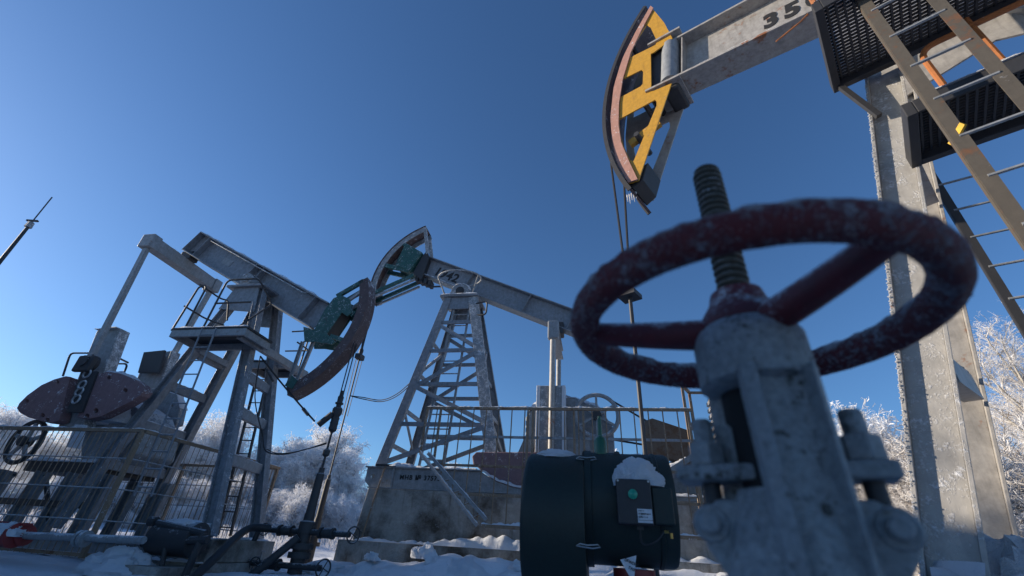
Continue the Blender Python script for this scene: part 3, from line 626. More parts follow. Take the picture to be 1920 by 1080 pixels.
# ------------------------------------------------------------------ LEFT PUMPJACK, P3
R3 = empty('pumpjack', P3.o, P3.rz, 'left pumpjack with teal horsehead brackets, maroon counterweights and a platform', 'pumpjack', 'pumpjacks on the snowy well pad')
a3 = P3.xz; t3 = P3.at
C3 = (1.03, 4.57); R3r = 1.99
b3A = V((-2.22, 0, 6.71)); b3B = V((2.02, 0, 4.47)); b3d = (b3B-b3A).normalized(); b3u = V((-b3d.z, 0, b3d.x))
wb3 = MB().ibeam(b3A, b3B, .34, .62, b3u, .03, .018).build('walking_beam', 'grey2', R3, bev=.004)
for s_ in (.42, 2.35, 2.62, 4.4): c = b3A+b3d*s_+V((0, -.085, 0)); MB().bar(c-b3u*.28, c+b3u*.28, .016, .15, (0, 1, 0)).build('stiffener', 'grey2', wb3)
c = b3A+b3d*1.35+V((0, -.012, .0)); MB().bar(c-b3d*.16, c+b3d*.16, .012, .16, b3u).build('name_plate', 'grey', wb3)
MB().bar(b3A-b3d*.012, b3A-b3d*.002, .34, .62, b3u).build('end_plate', 'grey2', wb3)
cap([b3A+b3u*.312, b3B-b3d*.4+b3u*.312], .3, .05, 'snow', wb3, 'snow', .04, 3)
rail([b3A+b3d*.6+b3u*.22+V((0,-.19,0)), b3A+b3d*4.1+b3u*.22+V((0,-.19,0)), b3A+b3d*4.2+b3u*.29+V((0,-.19,0))], .012, wb3, 'frostgrey', 'conduit')
# horsehead 3
hh3 = MB().plate([arcpts(*C3, R3r, 22, -64, 26)+arcpts(*C3, R3r-.17, 22, -64, 26)[::-1]], -.16, -.14).build('horsehead', 'arc', R3)
MB().plate([arcpts(*C3, R3r, 22, -64, 26)+arcpts(*C3, R3r-.17, 22, -64, 26)[::-1]], .14, .16).build('side_plate', 'arc', hh3)
MB().plate([arcpts(*C3, R3r+.03, 22, -64, 26)+arcpts(*C3, R3r+.004, 22, -64, 26)[::-1]], -.17, .17).build('arc_plate', 'arc', hh3)
MB().plate([[a3(x, y, -.2) for x, y in ((568, 612), (588, 618), (608, 580), (625, 558), (640, 553), (655, 560), (660, 585), (650, 592), (640, 585), (612, 625), (628, 640), (622, 645), (590, 640), (570, 640))]], -.185, -.162).build('head_bracket', 'teal', hh3, bev=.006)
MB().plate([[a3(x, y, -.2) for x, y in ((568, 612), (588, 618), (608, 580), (625, 558), (640, 553), (655, 560), (660, 585), (650, 592), (640, 585), (612, 625), (628, 640), (622, 645), (590, 640), (570, 640))]], .162, .185).build('head_bracket', 'teal', hh3, bev=.006)
q = [a3(x, y, -.2) for x, y in ((590, 616), (627, 563), (645, 575), (610, 628))]; MB().plate([q], -.155, .155).build('socket_plate', 'dark', hh3)
strut2((632, 556), (682, 527), .06, .09, 'teal', par=hh3, F=P3); strut2((645, 570), (680, 545), .05, .06, 'grey', par=hh3, F=P3)
strut2((568, 640), (540, 722), .04, .07, 'grey', par=hh3, F=P3, both=False); strut2((588, 640), (556, 716), .04, .07, 'grey', par=hh3, F=P3, both=False)
strut2((620, 630), (650, 640), .05, .08, 'teal', par=hh3, F=P3); strut2((650, 580), (664, 590), .05, .12, 'teal', par=hh3, F=P3)
MB().plate([[a3(x, y, -.2) for x, y in ((532, 722), (545, 702), (556, 712), (546, 728))]], -.175, .175).build('toe_plate', 'teal', hh3)
# saddle and samson post of the left pump
T3 = {(1,-1): V((.55, -.30, 5.05)), (1,1): V((.52, .30, 5.05)), (-1,-1): V((.05, -.28, 5.05)), (-1,1): V((.05, .28, 5.05))}
f1 = t3(393, 1000, -.75); f2 = t3(484, 1000, .75); r1_ = t3(245, 900, -.75); r2_ = t3(300, 880, .75)
B3 = {(1,-1): V((f1.x, -.75, .42)), (1,1): V((f2.x, .75, .42)), (-1,-1): V((-1.05, -.75, .42)), (-1,1): V((-1.05, .75, .42))}
for k in T3: MB().ibeam(B3[k], T3[k], .15, .19, (1, 0, 0), .016, .012).build('leg', 'grey2', R3, bev=.003)
def lev3(k, z): t = (z-.42)/(5.05-.42); return B3[k].lerp(T3[k], t)
for xk, zs in ((1, (3.05, 2.35, 1.55)), (-1, (3.55, 2.85, 2.1, 1.4))):
    for z in zs:
        MB().channel(lev3((xk,-1), z)+V((0, .09, 0)), lev3((xk,1), z)-V((0, .09, 0)), .10, .16).build('cross_brace', 'grey2', R3)
        cap([lev3((xk,-1), z)+V((0, .12, .085)), lev3((xk,1), z)+V((0, -.12, .085))], .1, .025, 'snow', R3, 'snow', .05, z)
MB().plate([[(-.05, 5.05), (.56, 5.05), (.68, 4.45), (-.22, 4.55)]], -.40, -.37).build('top_plate', 'grey2', R3); MB().plate([[(-.05, 5.05), (.56, 5.05), (.68, 4.45), (-.22, 4.55)]], .37, .40).build('top_plate', 'grey2', R3)
MB().box((-.2, -.48, 5.052), (.75, .48, 5.10)).build('post_cap', 'grey2', R3, bev=.005)
sb3 = MB().lathe([(-.42, .15), (-.2, .15)], (.16, 0, 5.27), (0, 1, 0), 18).build('saddle_bearing', 'grey', R3, True); MB().lathe([(.2, .15), (.42, .15)], (.16, 0, 5.27), (0, 1, 0), 18).build('saddle_bearing', 'grey', R3, True)
MB().box((-.06, -.4, 5.105), (.38, .4, 5.16)).build('bearing_foot', 'grey', R3)
MB().lathe([(0, .08), (.03, .08)], (.16, -.425, 5.27), (0, -1, 0), 14).build('bearing_cap', 'frostgrey', sb3)
cap([(.02, -.31, 5.38), (.16, -.31, 5.43), (.3, -.31, 5.38)], .2, .05, 'snow', sb3, 'snow', .03)
# platform with weathered planks
def deck(x0, x1, y0, y1, z, nm='platform'):
    f = MB().box((x0, y0, z-.15), (x1, y0+.05, z-.02)).box((x0, y1-.05, z-.15), (x1, y1, z-.02)).box((x0, y0+.051, z-.15), (x0+.05, y1-.051, z-.02)).box((x1-.05, y0+.051, z-.15), (x1, y1-.051, z-.02)).build(nm, 'grey', R3)
    k = max(2, int((y1-y0)/.15)); dy = (y1-y0)/k
    for i in range(k): MB().box((x0-.03-random.random()*.03, y0+i*dy+.005, z-.018), (x1+.03, y0+(i+1)*dy-.005, z+.02)).build('plank', 'dark', f)
    cap([(x0, y0+.02, z+.022), (x1, y0+.02, z+.022)], .09, .04, 'snow', f, 'snow', .05, x0); cap([(x0+.05, y0+.3, z+.022), (x1-.2, y0+.3, z+.022)], .5, .06, 'snow', f, 'snow', .06, x0+3)
    return f
pn = t3(335, 622, -1.15); pe = t3(478, 632, -1.15)
dk = deck(-.18, 1.42, -1.15, -.46, 3.70); dk2 = deck(.15, 1.15, .46, 1.10, 3.70)
MB().bar((1.24, -1.05, 3.60), (1.24, 1.05, 3.60), .10, .14).build('outrigger', 'grey', dk); MB().bar((-.24, -.4, 3.60), (-.24, .4, 3.60), .10, .12).build('outrigger', 'grey', dk)
for pts in ([(-.22, -1.12, 3.72), (-.10, -1.12, 4.70), (-.10, -.55, 4.70), (.10, -.55, 4.66), (.25, -.52, 4.2)], [(-.22, -1.12, 4.22), (-.22, -.6, 4.22), (.2, -.5, 4.10)],
            [(.45, -1.12, 3.72), (.50, -1.12, 4.78), (1.20, -1.12, 4.78), (1.24, -.6, 4.5), (1.2, -1.12, 3.72)], [(.46, -1.12, 4.25), (1.24, -1.12, 4.25)], [(.05, -1.12, 3.72), (.08, -1.12, 4.66), (-.1, -1.12, 4.70)]): rail(pts, .018, dk, 'dark')
for pts in ([(1.12, .5, 4.7), (1.12, 1.05, 4.7), (1.12, 1.05, 3.72)], [(.5, 1.07, 4.7), (1.08, 1.07, 4.72), (1.12, .7, 4.6)], [(1.0, 1.07, 4.7), (1.0, 1.07, 3.72)], [(.5, 1.07, 4.2), (1.12, 1.07, 4.2), (1.12, .6, 4.2)]): rail(pts, .018, dk2, 'dark')
# ladder on the near side, ladder on the far side
def slope_ladder(a, c, wdx, n, root, mat='dark', rad=.012, bw=.045, dp=.05):
    a = V(a); c = V(c); o = MB().bar(a, c, bw, dp, (0, 1, 0)).bar(a+V(wdx), c+V(wdx), bw, dp, (0, 1, 0)).build('ladder', mat, root)
    for i in range(n): t = (i+.5)/n; p = a.lerp(c, t); MB().tube([p, p+V(wdx)], rad, 6).build('rung', mat, o)
    return o
la = t3(251, 930, -1.26); lt_ = t3(374, 627, -1.19); slope_ladder(la, (lt_.x, -1.19, 3.68), (.30, 0, 0), 11, R3, 'grey2', bw=.022, dp=.022)
la = t3(440, 872, .95); lt_ = t3(474, 735, .95); d_ = (lt_-la)/(lt_.z-la.z); slope_ladder(la-d_*(la.z-.45), lt_+d_*(3.6-lt_.z), (.28, 0, 0), 12, R3, 'dark', bw=.03)
# equaliser and pitmans
eA, eB = V((-2.62, -1.05, 5.95)), V((-1.98, 1.05, 5.95))
eqx = t3(345, 498, 0).x
e0 = V((eqx, -.98, 6.05)); e1 = V((eqx, .98, 6.05))
eq3 = MB().channel(e0, e1, .26, .28, (0, 0, 1), .016).build('equalizer', 'grey', R3, bev=.004)
MB().box((eqx-.13, -.12, 6.19), (eqx+.20, .12, 6.42)).build('tail_bearing', 'dark', R3, bev=.02); cap([e0+V((0, 0, .14)), e0.lerp(e1, .4)+V((0, 0, .14))], .2, .05, 'snow', eq3, 'snow', .05)
MB().box((eqx-.16, -1.06, 5.88), (eqx+.16, -.84, 6.22)).build('pin_housing', 'grey', eq3, bev=.02); MB().box((eqx-.16, .84, 5.88), (eqx+.16, 1.06, 6.22)).build('pin_housing', 'grey', eq3, bev=.02)
pin = t3(165, 680, -.95)
MB().channel((eqx, -.95, 5.9), (pin.x, -.95, pin.z), .10, .09, (0, 1, 0)).build('pitman', 'grey', R3)
pinf = t3(298, 712, .95); MB().channel((eqx, .95, 5.9), (pinf.x, .95, pinf.z), .10, .09, (0, 1, 0)).build('pitman', 'grey', R3)
# cranks with maroon bow-tie weights
def crank(y, px, arm, lobes, holes, wmat):
    g = MB(); b_ = MB().plate([arm], y-.10, y-.07).build('crank_arm', 'grey', R3)
    for i in (0, len(arm)//2):
        pass
    a, bb, c, d = [V((p[0], y, p[1])) for p in arm[:4]]
    MB().bar(a, d, .22, .06, (1, 0, 0)).build('crank_flange', 'beigefrost' if y < 0 else 'frostgrey', b_, bev=.008); MB().bar(bb, c, .22, .06, (1, 0, 0)).build('crank_flange', 'frostgrey', b_, bev=.008)
    for lp in lobes: MB().plate([lp]+[h for h in holes if h is not None and inpoly(h[0], lp)], y-.30, y-.12).build('counterweight', wmat, b_, bev=.015)
    return b_
def inpoly(p, poly):
    r = False; n = len(poly)
    for i in range(n):
        (x0, y0), (x1, y1) = poly[i], poly[(i+1) % n]
        if (y0 > p[1]) != (y1 > p[1]) and p[0] < (x1-x0)*(p[1]-y0)/(y1-y0)+x0: r = not r
    return r
def zz4(l, y): return [a3(x/4.153, 600+yy/4.153, y) for x, yy in l]
hc = lambda x, yy, r: [a3((x+r*math.cos(t))/4.153, 600+(yy+r*math.sin(t))/4.153, -.9) for t in [2*math.pi*k/10 for k in range(10)]]
armn = zz4([(740, 70), (905, 55), (600, 830), (430, 830)], -.8)
lobL = zz4([(555, 445), (520, 440), (430, 465), (330, 510), (220, 590), (160, 650), (140, 690), (165, 725), (230, 760), (330, 790), (420, 800), (470, 780)], -.9)
lobR = zz4([(760, 420), (860, 405), (960, 425), (1060, 465), (1110, 500), (1130, 550), (1100, 590), (1000, 650), (900, 700), (800, 750), (700, 770), (610, 760)], -.9)
ck = crank(-.62, 0, armn, [lobL, lobR], [hc(218, 632, 16), hc(340, 745, 18), hc(455, 487, 14), hc(378, 778, 16), hc(855, 450, 17), hc(983, 550, 18), hc(755, 708, 20), hc(685, 750, 20)], 'cwred')
rt = zz4([(860, 412), (960, 425), (1060, 462), (1125, 520)], -.83); cap([(x, -.83, z) for x, z in rt], .18, .07, 'snow', ck, 'snow', .04)
for x, yy in ((672, 418), (636, 503), (613, 557), (589, 615)):
    c = a3(x/4.153, 600+yy/4.153, -.98); MB().tube([(c[0]+.075*math.cos(t), -.97, c[1]+.075*math.sin(t)) for t in [2*math.pi*k/14 for k in range(14)]], .018, 6, True).build('pin_ring', 'frostgrey', ck, True)
MB().plate([zz4([(640, 400), (760, 400), (640, 720), (520, 720)], -.95)], -.96, -.92).build('adjuster_plate', 'dark', ck)
MB().lathe([(0, .17), (.12, .17), (.12, .11), (.2, .11)], (pin.x, -.86, pin.z), (0, -1, 0), 14).build('wrist_pin', 'dark', ck); MB().box((pin.x-.18, -1.04, pin.z-.2), (pin.x+.2, -.94, pin.z+.12)).build('pin_clamp', 'dark', ck, bev=.03)
cap([(armn[0][0], -.72, armn[0][1]), (armn[1][0], -.72, armn[1][1])], .2, .05, 'snow', ck)
armf = [a3(x, y, .62) for x, y in ((272, 662), (318, 655), (250, 830), (205, 830))]
lobF = [a3(x, y, .7) for x, y in ((280, 735), (310, 733), (345, 745), (352, 770), (345, 800), (310, 810), (268, 812), (262, 780), (255, 740))]
hcf = lambda x, y, r: [a3(x+r*math.cos(t), y+r*math.sin(t), .7) for t in [2*math.pi*k/10 for k in range(10)]]
cf = crank(.80, 0, armf, [lobF], [hcf(302, 743, 5), hcf(287, 797, 5), hcf(335, 766, 3)], 'grey'); cap([(x, .6, z) for x, z in lobF[1:4]], .2, .04, 'snow', cf)
MB().plate([[a3(x, y, .6) for x, y in ((273, 662), (312, 658), (300, 700), (262, 700))]], .55, .60).build('arm_web', 'dark', cf)
# gearbox, hood, snow-covered drum, stand, flywheel
rail([t3(118, 705, -.3), t3(132, 662, -.3), t3(165, 662, -.3)], .02, R3, 'dark', 'guard_hoop'); rail([t3(205, 682, .2), t3(240, 682, .2), t3(232, 700, .2)], .02, R3, 'dark', 'guard_hoop'); rail([t3(210, 665, .2), t3(240, 680, .2)], .02, R3, 'dark', 'guard_hoop')
gbx = MB().plate([[a3(x, y, -.42) for x, y in ((150, 800), (175, 770), (230, 745), (258, 765), (268, 806), (255, 850), (225, 868), (150, 868))]], -.42, .42).build('gearbox', 'grey', R3, bev=.04)
for k, (px, py, y_) in enumerate(((232, 785, -.3), (210, 790, -.2), (250, 790, .1))): p = t3(px, py, y_); blob((p.x, y_, p.z-.12), .34, .36, .42, 'snow', gbx, seed=60+k, amp=.15)
gt = [a3(x, y, -.1) for x, y in ((178, 790), (205, 760), (235, 742), (262, 790))]; cap([(x, -.1, z-.05) for x, z in gt], .8, .22, 'snow', gbx, 'snow', .06, 2)
MB().box((-2.7, -.5, 1.25), (-.9, .5, 1.42)).build('stand_deck', 'dark', R3)
for px, pb in ((20, -30), (90, 40), (150, 110), (215, 195)):
    a, c = t3(px, 865, -.55), t3(pb, 990, -.55); a.y = c.y = -.5; c.z = .25; a.z = 1.24; c.x = a.x-.12
    MB().channel(c, a, .12, .26, (1, 0, 0)).build('stand_leg', 'grey2', R3)
    MB().channel(V((c.x+.2, .5, .25)), V((a.x+.2, .5, 1.24)), .12, .22, (1, 0, 0)).build('stand_leg', 'grey2', R3)
for y in (-.5, .5): MB().ibeam((-4.0, y, .16), (1.9, y, .16), .16, .22).build('skid_beam', 'grey', R3); cap([(-4.0, y, .27), (1.2, y, .27)], .2, .06, 'snow', R3, 'snow', .06, y)
MB().bar((-3.6, -.52, .75), (-1.0, -.52, .75), .06, .10).build('stand_rail', 'dark', R3)
MB().bar((-2.9, -.45, 1.2), (-3.7, -.45, .35), .06, .05).build('stand_diagonal', 'dark', R3); MB().bar((-1.5, -.45, .4), (-2.2, -.45, 1.2), .05, .05).build('stand_diagonal', 'dark', R3)
fw = t3(48, 828, -.75); fr_ = .36
fly = MB().tube([fw+V((fr_*math.cos(t)*.95, 0, fr_*math.sin(t))) for t in [2*math.pi*i/32 for i in range(32)]], .04, 8, True).build('flywheel', 'dark', R3, True)
for k in range(5): t = .3+k*2*math.pi/5; MB().bar(fw, fw+V((fr_*.93*math.cos(t), 0, fr_*.97*math.sin(t))), .06, .04, (0, 1, 0)).build('spoke', 'grey', fly)
MB().lathe([(-.08, .09), (.08, .09)], fw, (0, 1, 0), 12).build('hub', 'dark', fly)
MB().plate([[a3(x, y, -1.1) for x, y in ((143, 796), (164, 798), (150, 842), (126, 838))]], -1.12, -1.09).build('marker_plate', 'label', R3)
cap([(-2.9, -.3, 1.43), (-1.0, -.3, 1.43)], .4, .1, 'snow', R3)
# bridle of the left pump
xb = 2.92; zc = t3(622, 775, 0).z
for dy in (-.05, .05): MB().tube([(xb, dy, 4.75), (xb, dy, zc)], .012, 6).build('bridle_cable', 'black', R3)
MB().lathe([(-.35, .02), (-.3, .07), (-.1, .07), (-.08, .05), (.0, .09), (.08, .09), (.1, .045), (.3, .055), (.34, .03), (.42, .03)], (xb, 0, zc), (0, 0, 1), 12).build('carrier', 'dark', R3, True)
for k in range(6): MB().lathe([(0, .075), (.025, .075)], (xb, 0, zc-.28+.09*k), (0, 0, 1), 8).build('clamp_collar', 'dark', R3)
MB().tube([(xb, 0, zc-.3), (xb, 0, .85)], .020, 8).build('polished_rod', 'dark', R3)
MB().lathe([(0, .03), (.03, .06), (.10, .06), (.13, .03)], (xb, 0, zc-.75), (0, 0, 1), 10).build('rod_clamp', 'dark', R3, True)
MB().lathe([(0, .075), (.62, .065), (.64, .045), (.72, .045)], (xb, 0, .82), (0, 0, 1), 12).build('rod_sleeve', 'dark', R3, True)
a = V((xb-.05, -.05, zc-.02)); c = t3(597, 797, -.1); MB().tube([a, c], .055, 10).build('load_cell', 'dark', R3)
# foundation 3
F3 = empty('concrete_foundation', P3.o, P3.rz, 'low dark concrete pedestal in two courses under the left pumpjack', 'foundation')
MB().box((f1.x-.45, -1.0, .12), (f1.x+.30, .15, .41)).build('upper_block', 'conc', F3, bev=.012); MB().box((f1.x-.6, -1.12, -.3), (f1.x+.36, .25, .115)).build('lower_block', 'conc', F3, bev=.012)
MB().box((f2.x-.40, .25, -.3), (f2.x+.22, 1.0, .41)).build('rear_block', 'conc', F3, bev=.012)
cap([(f1.x-.4, -.85, .412), (f1.x+.25, -.85, .412)], .3, .05, 'snow', F3); cap([(f2.x, .4, .412), (f2.x, .9, .412)], .3, .05, 'snow', F3); cap([(f1.x-.58, -1.06, .117), (f1.x+.3, -1.06, .117)], .1, .05, 'snow', F3)
cap([(f1.x, -.78, .42), (f1.x+.02, -.78, .60)], .26, .06, 'snow', F3)
# ------------------------------------------------------------------ mesh fence round the left pump
G1 = empty('wire_fence', P3.o, P3.rz, 'rusty wire bar fence enclosing the left pumpjack drive', 'fence')
fx = .68
def fence_side(a, c, z0, z1, nbar, lines, postpos):
    a = V(a); c = V(c)
    for z, th in ((z1, .05), (z0, .045)): MB().bar(a+V((0, 0, z)), c+V((0, 0, z)), th, th).build('rail', 'tan', G1)
    cap([a+V((0, 0, z1+.025)), c+V((0, 0, z1+.025))], .05, .025, 'snow', G1, 'snow', .05)
    for k in range(1, lines): z = z0+(z1-z0)*k/lines; MB().tube([a+V((0, 0, z)), c+V((0, 0, z))], .010, 5).build('wire', 'grey', G1)
    for k in range(1, nbar): p = a.lerp(c, k/nbar); MB().tube([p+V((0, 0, z0-.03)), p+V((0, 0, z1-.02))], .0065, 4).build('bar', 'tan', G1)
    for t in postpos: p = a.lerp(c, t); MB().bar(p+V((0, 0, z0-.04)), p+V((0, 0, z1-.025)), .055, .055, (0, 1, 0)).build('post', 'tan', G1)
fence_side((-3.6, -1.5, 0), (fx, -1.5, 0), .13, 1.77, 40, 4, (.3, 1))
fence_side((fx, -1.46, 0), (fx, 1.9, 0), .13, 1.77, 30, 4, (.98,)); fence_side((-4.2, 1.9, 0), (fx-.03, 1.9, 0), .13, 1.77, 38, 4, (.5,))
# ------------------------------------------------------------------ wellhead of the left pump, flow lines, hoses
def wheel(c, ax, r, root, mat='dark', nm='handwheel', sp=4):
    c = V(c); ax = V(ax).normalized(); u = ax.orthogonal().normalized(); v_ = ax.cross(u)
    o = MB().tube([c+u*(r*math.cos(t))+v_*(r*math.sin(t)) for t in [2*math.pi*i/20 for i in range(20)]], r*.11, 6, True).build(nm, mat, root, True)
    for k in range(sp): t = k*2*math.pi/sp+.4; MB().tube([c, c+(u*math.cos(t)+v_*math.sin(t))*r], r*.07, 5).build('spoke', mat, o)
    return o
W3 = empty('wellhead', P3.world((xb, 0, 0)), P3.rz, 'black wellhead tree with four handwheels below the two rods', 'wellhead')
wd = lambda px, py, y=0: P3.at(px, py, y)-V((xb, 0, 0))
MB().lathe([(-.3, .11), (.22, .11), (.22, .17), (.30, .17), (.30, .12), (.34, .12), (.34, .18), (.42, .18), (.42, .10), (.56, .10), (.56, .12), (.72, .12), (.74, .08), (.84, .08)], (0, 0, 0), (0, 0, 1), 16).build('body', 'dark', W3, True)
zA = .58
def flow(a, c, r=.042): return MB().tube([a, c], r, 10).build('flow_pipe', 'dark', W3, True)
def vbody(c, ax): MB().lathe([(-.12, .085), (-.09, .085), (-.09, .05), (-.05, .07), (.05, .07), (.09, .05), (.09, .085), (.12, .085)], c, ax, 12).build('valve_body', 'dark', W3, True)
flow((-.82, 0, zA), (.0, 0, zA)); flow((0, 0, zA), (.78, 0, zA+.0)); vbody((-.35, 0, zA), (1, 0, 0)); vbody((.38, 0, zA), (1, 0, 0))
wheel((-.62, -.16, zA), (0, -1, 0), .085, W3); MB().tube([(-.62, 0, zA), (-.62, -.16, zA)], .02, 6).build('stem', 'dark', W3); wheel((.84, 0, zA), (1, -.5, 0), .115, W3)
zB = .12
flow((-.62, -.1, zB), (.0, -.1, zB)); flow((0, -.1, zB), (.48, -.1, zB)); vbody((-.35, -.1, zB), (1, 0, 0)); wheel((-.58, -.2, zB), (0, -1, 0), .085, W3); wheel((.52, -.1, zB), (1, -.5, 0), .12, W3)
rail([(-.82, 0, zA), (-.80, -.05, zA-.03), (-.86, -.05, .25), (-.8, -.08, zB), (-.6, -.1, zB)], .042, W3, 'dark', 'flow_pipe')
flow((0, -.14, .50), (-.62, -.5, -.25), .06)
# second wellhead under the middle pump's rod
W2 = empty('wellhead', P2.world((rb, 0, 0)), P2.rz, 'farther wellhead stub under the middle pumpjack rod, behind the black tree', 'wellhead')
MB().lathe([(-.3, .10), (.35, .10), (.35, .17), (.43, .17), (.43, .1), (.9, .08)], (0, 0, 0), (0, 0, 1), 14).build('body', 'dark', W2, True); MB().tube([(-.5, 0, .55), (.5, 0, .55)], .04, 8).build('flow_pipe', 'dark', W2)
# thick black hose from the wellhead over the pedestal to the ground, and its pipe to the left
hz = [t3(505, 991, -.2), t3(470, 990, -.5), t3(440, 1010, -.9), t3(405, 1045, -1.4), t3(345, 1100, -2.0)]
def smooth(P_, k=6):
    P_ = [V(p) for p in P_]; out = []
    for i in range(len(P_)-1):
        p0 = P_[max(i-1, 0)]; p1 = P_[i]; p2 = P_[i+1]; p3 = P_[min(i+2, len(P_)-1)]
        for j in range(k):
            t = j/k; out.append(.5*((2*p1)+(p2-p0)*t+(2*p0-5*p1+4*p2-p3)*t*t+(3*p1-p0-3*p2+p3)*t**3))
    return out+[P_[-1]]
def topw(F, pts): return [F.world(p) for p in pts]
o = MB().tube(topw(P3, smooth(hz)), .055, 10).build('hose', 'black', None, True); tag(o, 'thick black hose arching from the wellhead down over the dark pedestal', 'hose')
pp = empty('flow_line', P3.o, P3.rz, 'long grey pipe with flanges running low across the wire fence', 'pipe')
A_, B_ = t3(20, 1003, -1.75), t3(270, 1013, -1.75)
MB().tube([A_, B_], .045, 10).build('pipe', 'grey', pp, True)
mm = t3(155, 1010, -1.75); MB().lathe([(-.06, .10), (-.01, .10), (-.01, .05), (.01, .05), (.01, .10), (.06, .10)], mm, (1, 0, 0), 12).build('flange', 'grey', pp, True)
MB().lathe([(-.03, .13), (.03, .13)], t3(45, 1004, -1.75), (1, 0, .2), 14).build('red_flange', 'red', pp, True)
rv = empty('red_valve', P3.o, P3.rz, 'snow-filled red flanged valve at the left edge beside the fence', 'valve')
c = t3(12, 1005, -1.85); MB().lathe([(-.16, .14), (-.12, .14), (-.12, .10), (0, .13), (.12, .10), (.12, .15), (.16, .15)], c, (1, 0, .1), 16).build('body', 'red', rv, True)
blob(c+V((0, -.02, .0)), .22, .15, .16, 'snow', rv, seed=2)
MB().box((c.x-.25, c.y-.02, c.z+.13), (c.x+.20, c.y+.10, c.z+.165)).build('red_plate', 'red', rv)
# tipped dark motor / tank beside the pedestal
tk = empty('oil_tank', P3.o, P3.rz, 'dark snow-topped cylinder with steel brackets lying left of the pedestal', 'tank')
c = t3(335, 1010, -1.35)
MB().lathe([(-.36, .10), (-.33, .21), (.30, .21), (.34, .1)], c, (1, 0, .0), 20).build('shell', 'dark', tk, True); blob(c+V((0, 0, .15)), .3, .16, .09, 'snow', tk, seed=8)
for a, e, r in (((295, 980), (385, 1000), .04), ((320, 985), (300, 1075), .03), ((382, 1000), (345, 1085), .045), ((268, 1018), (390, 1012), .05)):
    MB().tube([t3(*a, -1.5), t3(*e, -1.5)], r, 8).build('bracket', 'dark', tk, True)
MB().lathe([(0, .06), (.1, .06)], t3(293, 978, -1.5), (-1, 0, 0), 10).build('end_cap', 'dark', tk)
MB().box((c.x-.62, -1.75, -.2), (c.x+.35, -1.1, .08)).build('plinth', 'conc', tk); blob((c.x-.55, -1.55, -.05), .5, .3, .28, 'snow', tk, seed=11)
# hanging cables
def hang(F, pts, r, label, nm='cable'):
    o = MB().tube([F.world(p) for p in pts], r, 6).build(nm, 'black', None, True); return tag(o, label, 'cable')
s0, s1 = t3(488, 668, -.3), t3(590, 790, -.1)
hang(P3, sag(s0, s1, .02, 8), .016, 'taut black cable from the left pump platform to the rod clamp')
MB().tube([t3(498, 690, -.3), t3(512, 715, -.25)], .02, 6).build('turnbuckle', 'dark', None); o = bpy.data.objects['turnbuckle']; o.parent = R3
MB().tube([t3(568, 766, -.15), t3(578, 778, -.12)], .03, 6).build('turnbuckle', 'dark', R3)
hang(P3, smooth([t3(488, 668, -.3), t3(478, 745, -.2), t3(492, 815, -.1), t3(498, 845, -.1), t3(530, 852, -.05), t3(575, 842, 0), t3(612, 832, 0)]), .011, 'thin black cable looping down past the left pump legs to the rods')
hang(P3, smooth([t3(500, 842, -.1), t3(520, 850, -.05), t3(560, 846, 0), t3(612, 830, 0)]), .008, 'second thin loop of cable just above the one by the rods')
m0, m1 = (rb, 0, P2.at(655, 742, 0).z), P2.at(800, 690, -.3)
for k, dz in enumerate((0, .06)):
    hang(P2, smooth([m0, P2.at(680, 745+k*3, 0)-V((0, 0, dz*0)), P2.at(715, 750+k*3, -.1), P2.at(745, 738+k*4, -.2), P2.at(775, 712+k*4, -.3), m1]), .012, ('upper' if k == 0 else 'lower')+' of two black cables slung from the rods to the lattice tower')
# lightning mast
mp = polar(-53.75, 12, 0); ms = empty('antenna_mast', mp, 0, 'thin black mast with a whip tip in the sky at the far left', 'mast')
MB().tube([(0, 0, .0), (0, 0, 4.2), (0, 0, 5.55)], [.04, .036, .028], 8).build('pole', 'dark', ms); MB().tube([(0, 0, 5.5), (0, 0, 6.25)], .011, 6).build('whip', 'dark', ms)
MB().lathe([(0, .06), (.12, .05)], (.0, 0, 5.45), (0, 0, 1), 6).build('clamp', 'frostgrey', ms); MB().box((-.12, -.02, 5.6), (.1, .02, 5.63)).build('cross_arm', 'dark', ms)
# ------------------------------------------------------------------ green drum in the middle foreground
DO = V((.50, 2.28, 0)); DR = math.radians(-12)
D = empty('insulated_drum', DO, DR, 'dark green insulated drum with snow on top, black switch box and green button', 'drum')
def shell(x0, x1, r, bulge): return [(x0, r*.82), (x0+.012, r*.93), (x0+.035, r), (x1-.02, r), (x1, r*.97)]
zc_ = .665
MB().lathe([(-.345, .0), (-.352, .15), (-.350, .285), (-.342, .293), (-.33, .295), (-.085, .295), (-.080, .291), (-.080, .26)], (0, 0, zc_-.03), (1, 0, 0), 64).build('left_shell', 'darkgreen', D, True)
MB().lathe([(-.078, .234), (-.05, .236), (.29, .234), (.303, .228), (.306, .21), (.312, .10), (.314, .0)], (0, 0, zc_+.042), (1, 0, 0), 64).build('right_shell', 'darkgreen', D, True)
MB().lathe([(-.079, .246), (-.050, .246), (-.049, .23)], (0, 0, zc_+.042), (1, 0, 0), 64).build('seam_band', 'darkgreen', D, True)
MB().lathe([(-.9, .09), (-.33, .09), (-.33, .14), (-.29, .14), (-.29, .09), (-.2, .09)], (.12, 0, zc_), (0, 0, 1), 20).build('riser_pipe', 'red', D, True)
MB().box((.08, -.05, zc_-.40), (.22, .05, zc_-.33)).build('foot_clamp', 'red', D, bev=.01)
MB().lathe([(-.02, .05), (0, .06), (.018, .06), (.02, .032), (.085, .031), (.10, .024), (.112, .012), (.21, .009)], (.0, -.02, zc_+.25), (0, 0, 1), 20).build('gland_valve', 'green', D, True)
MB().bar((-.085, -.03, zc_+.262), (.085, -.03, zc_+.262), .04, .03).build('gland_flange', 'dark', D, bev=.006)
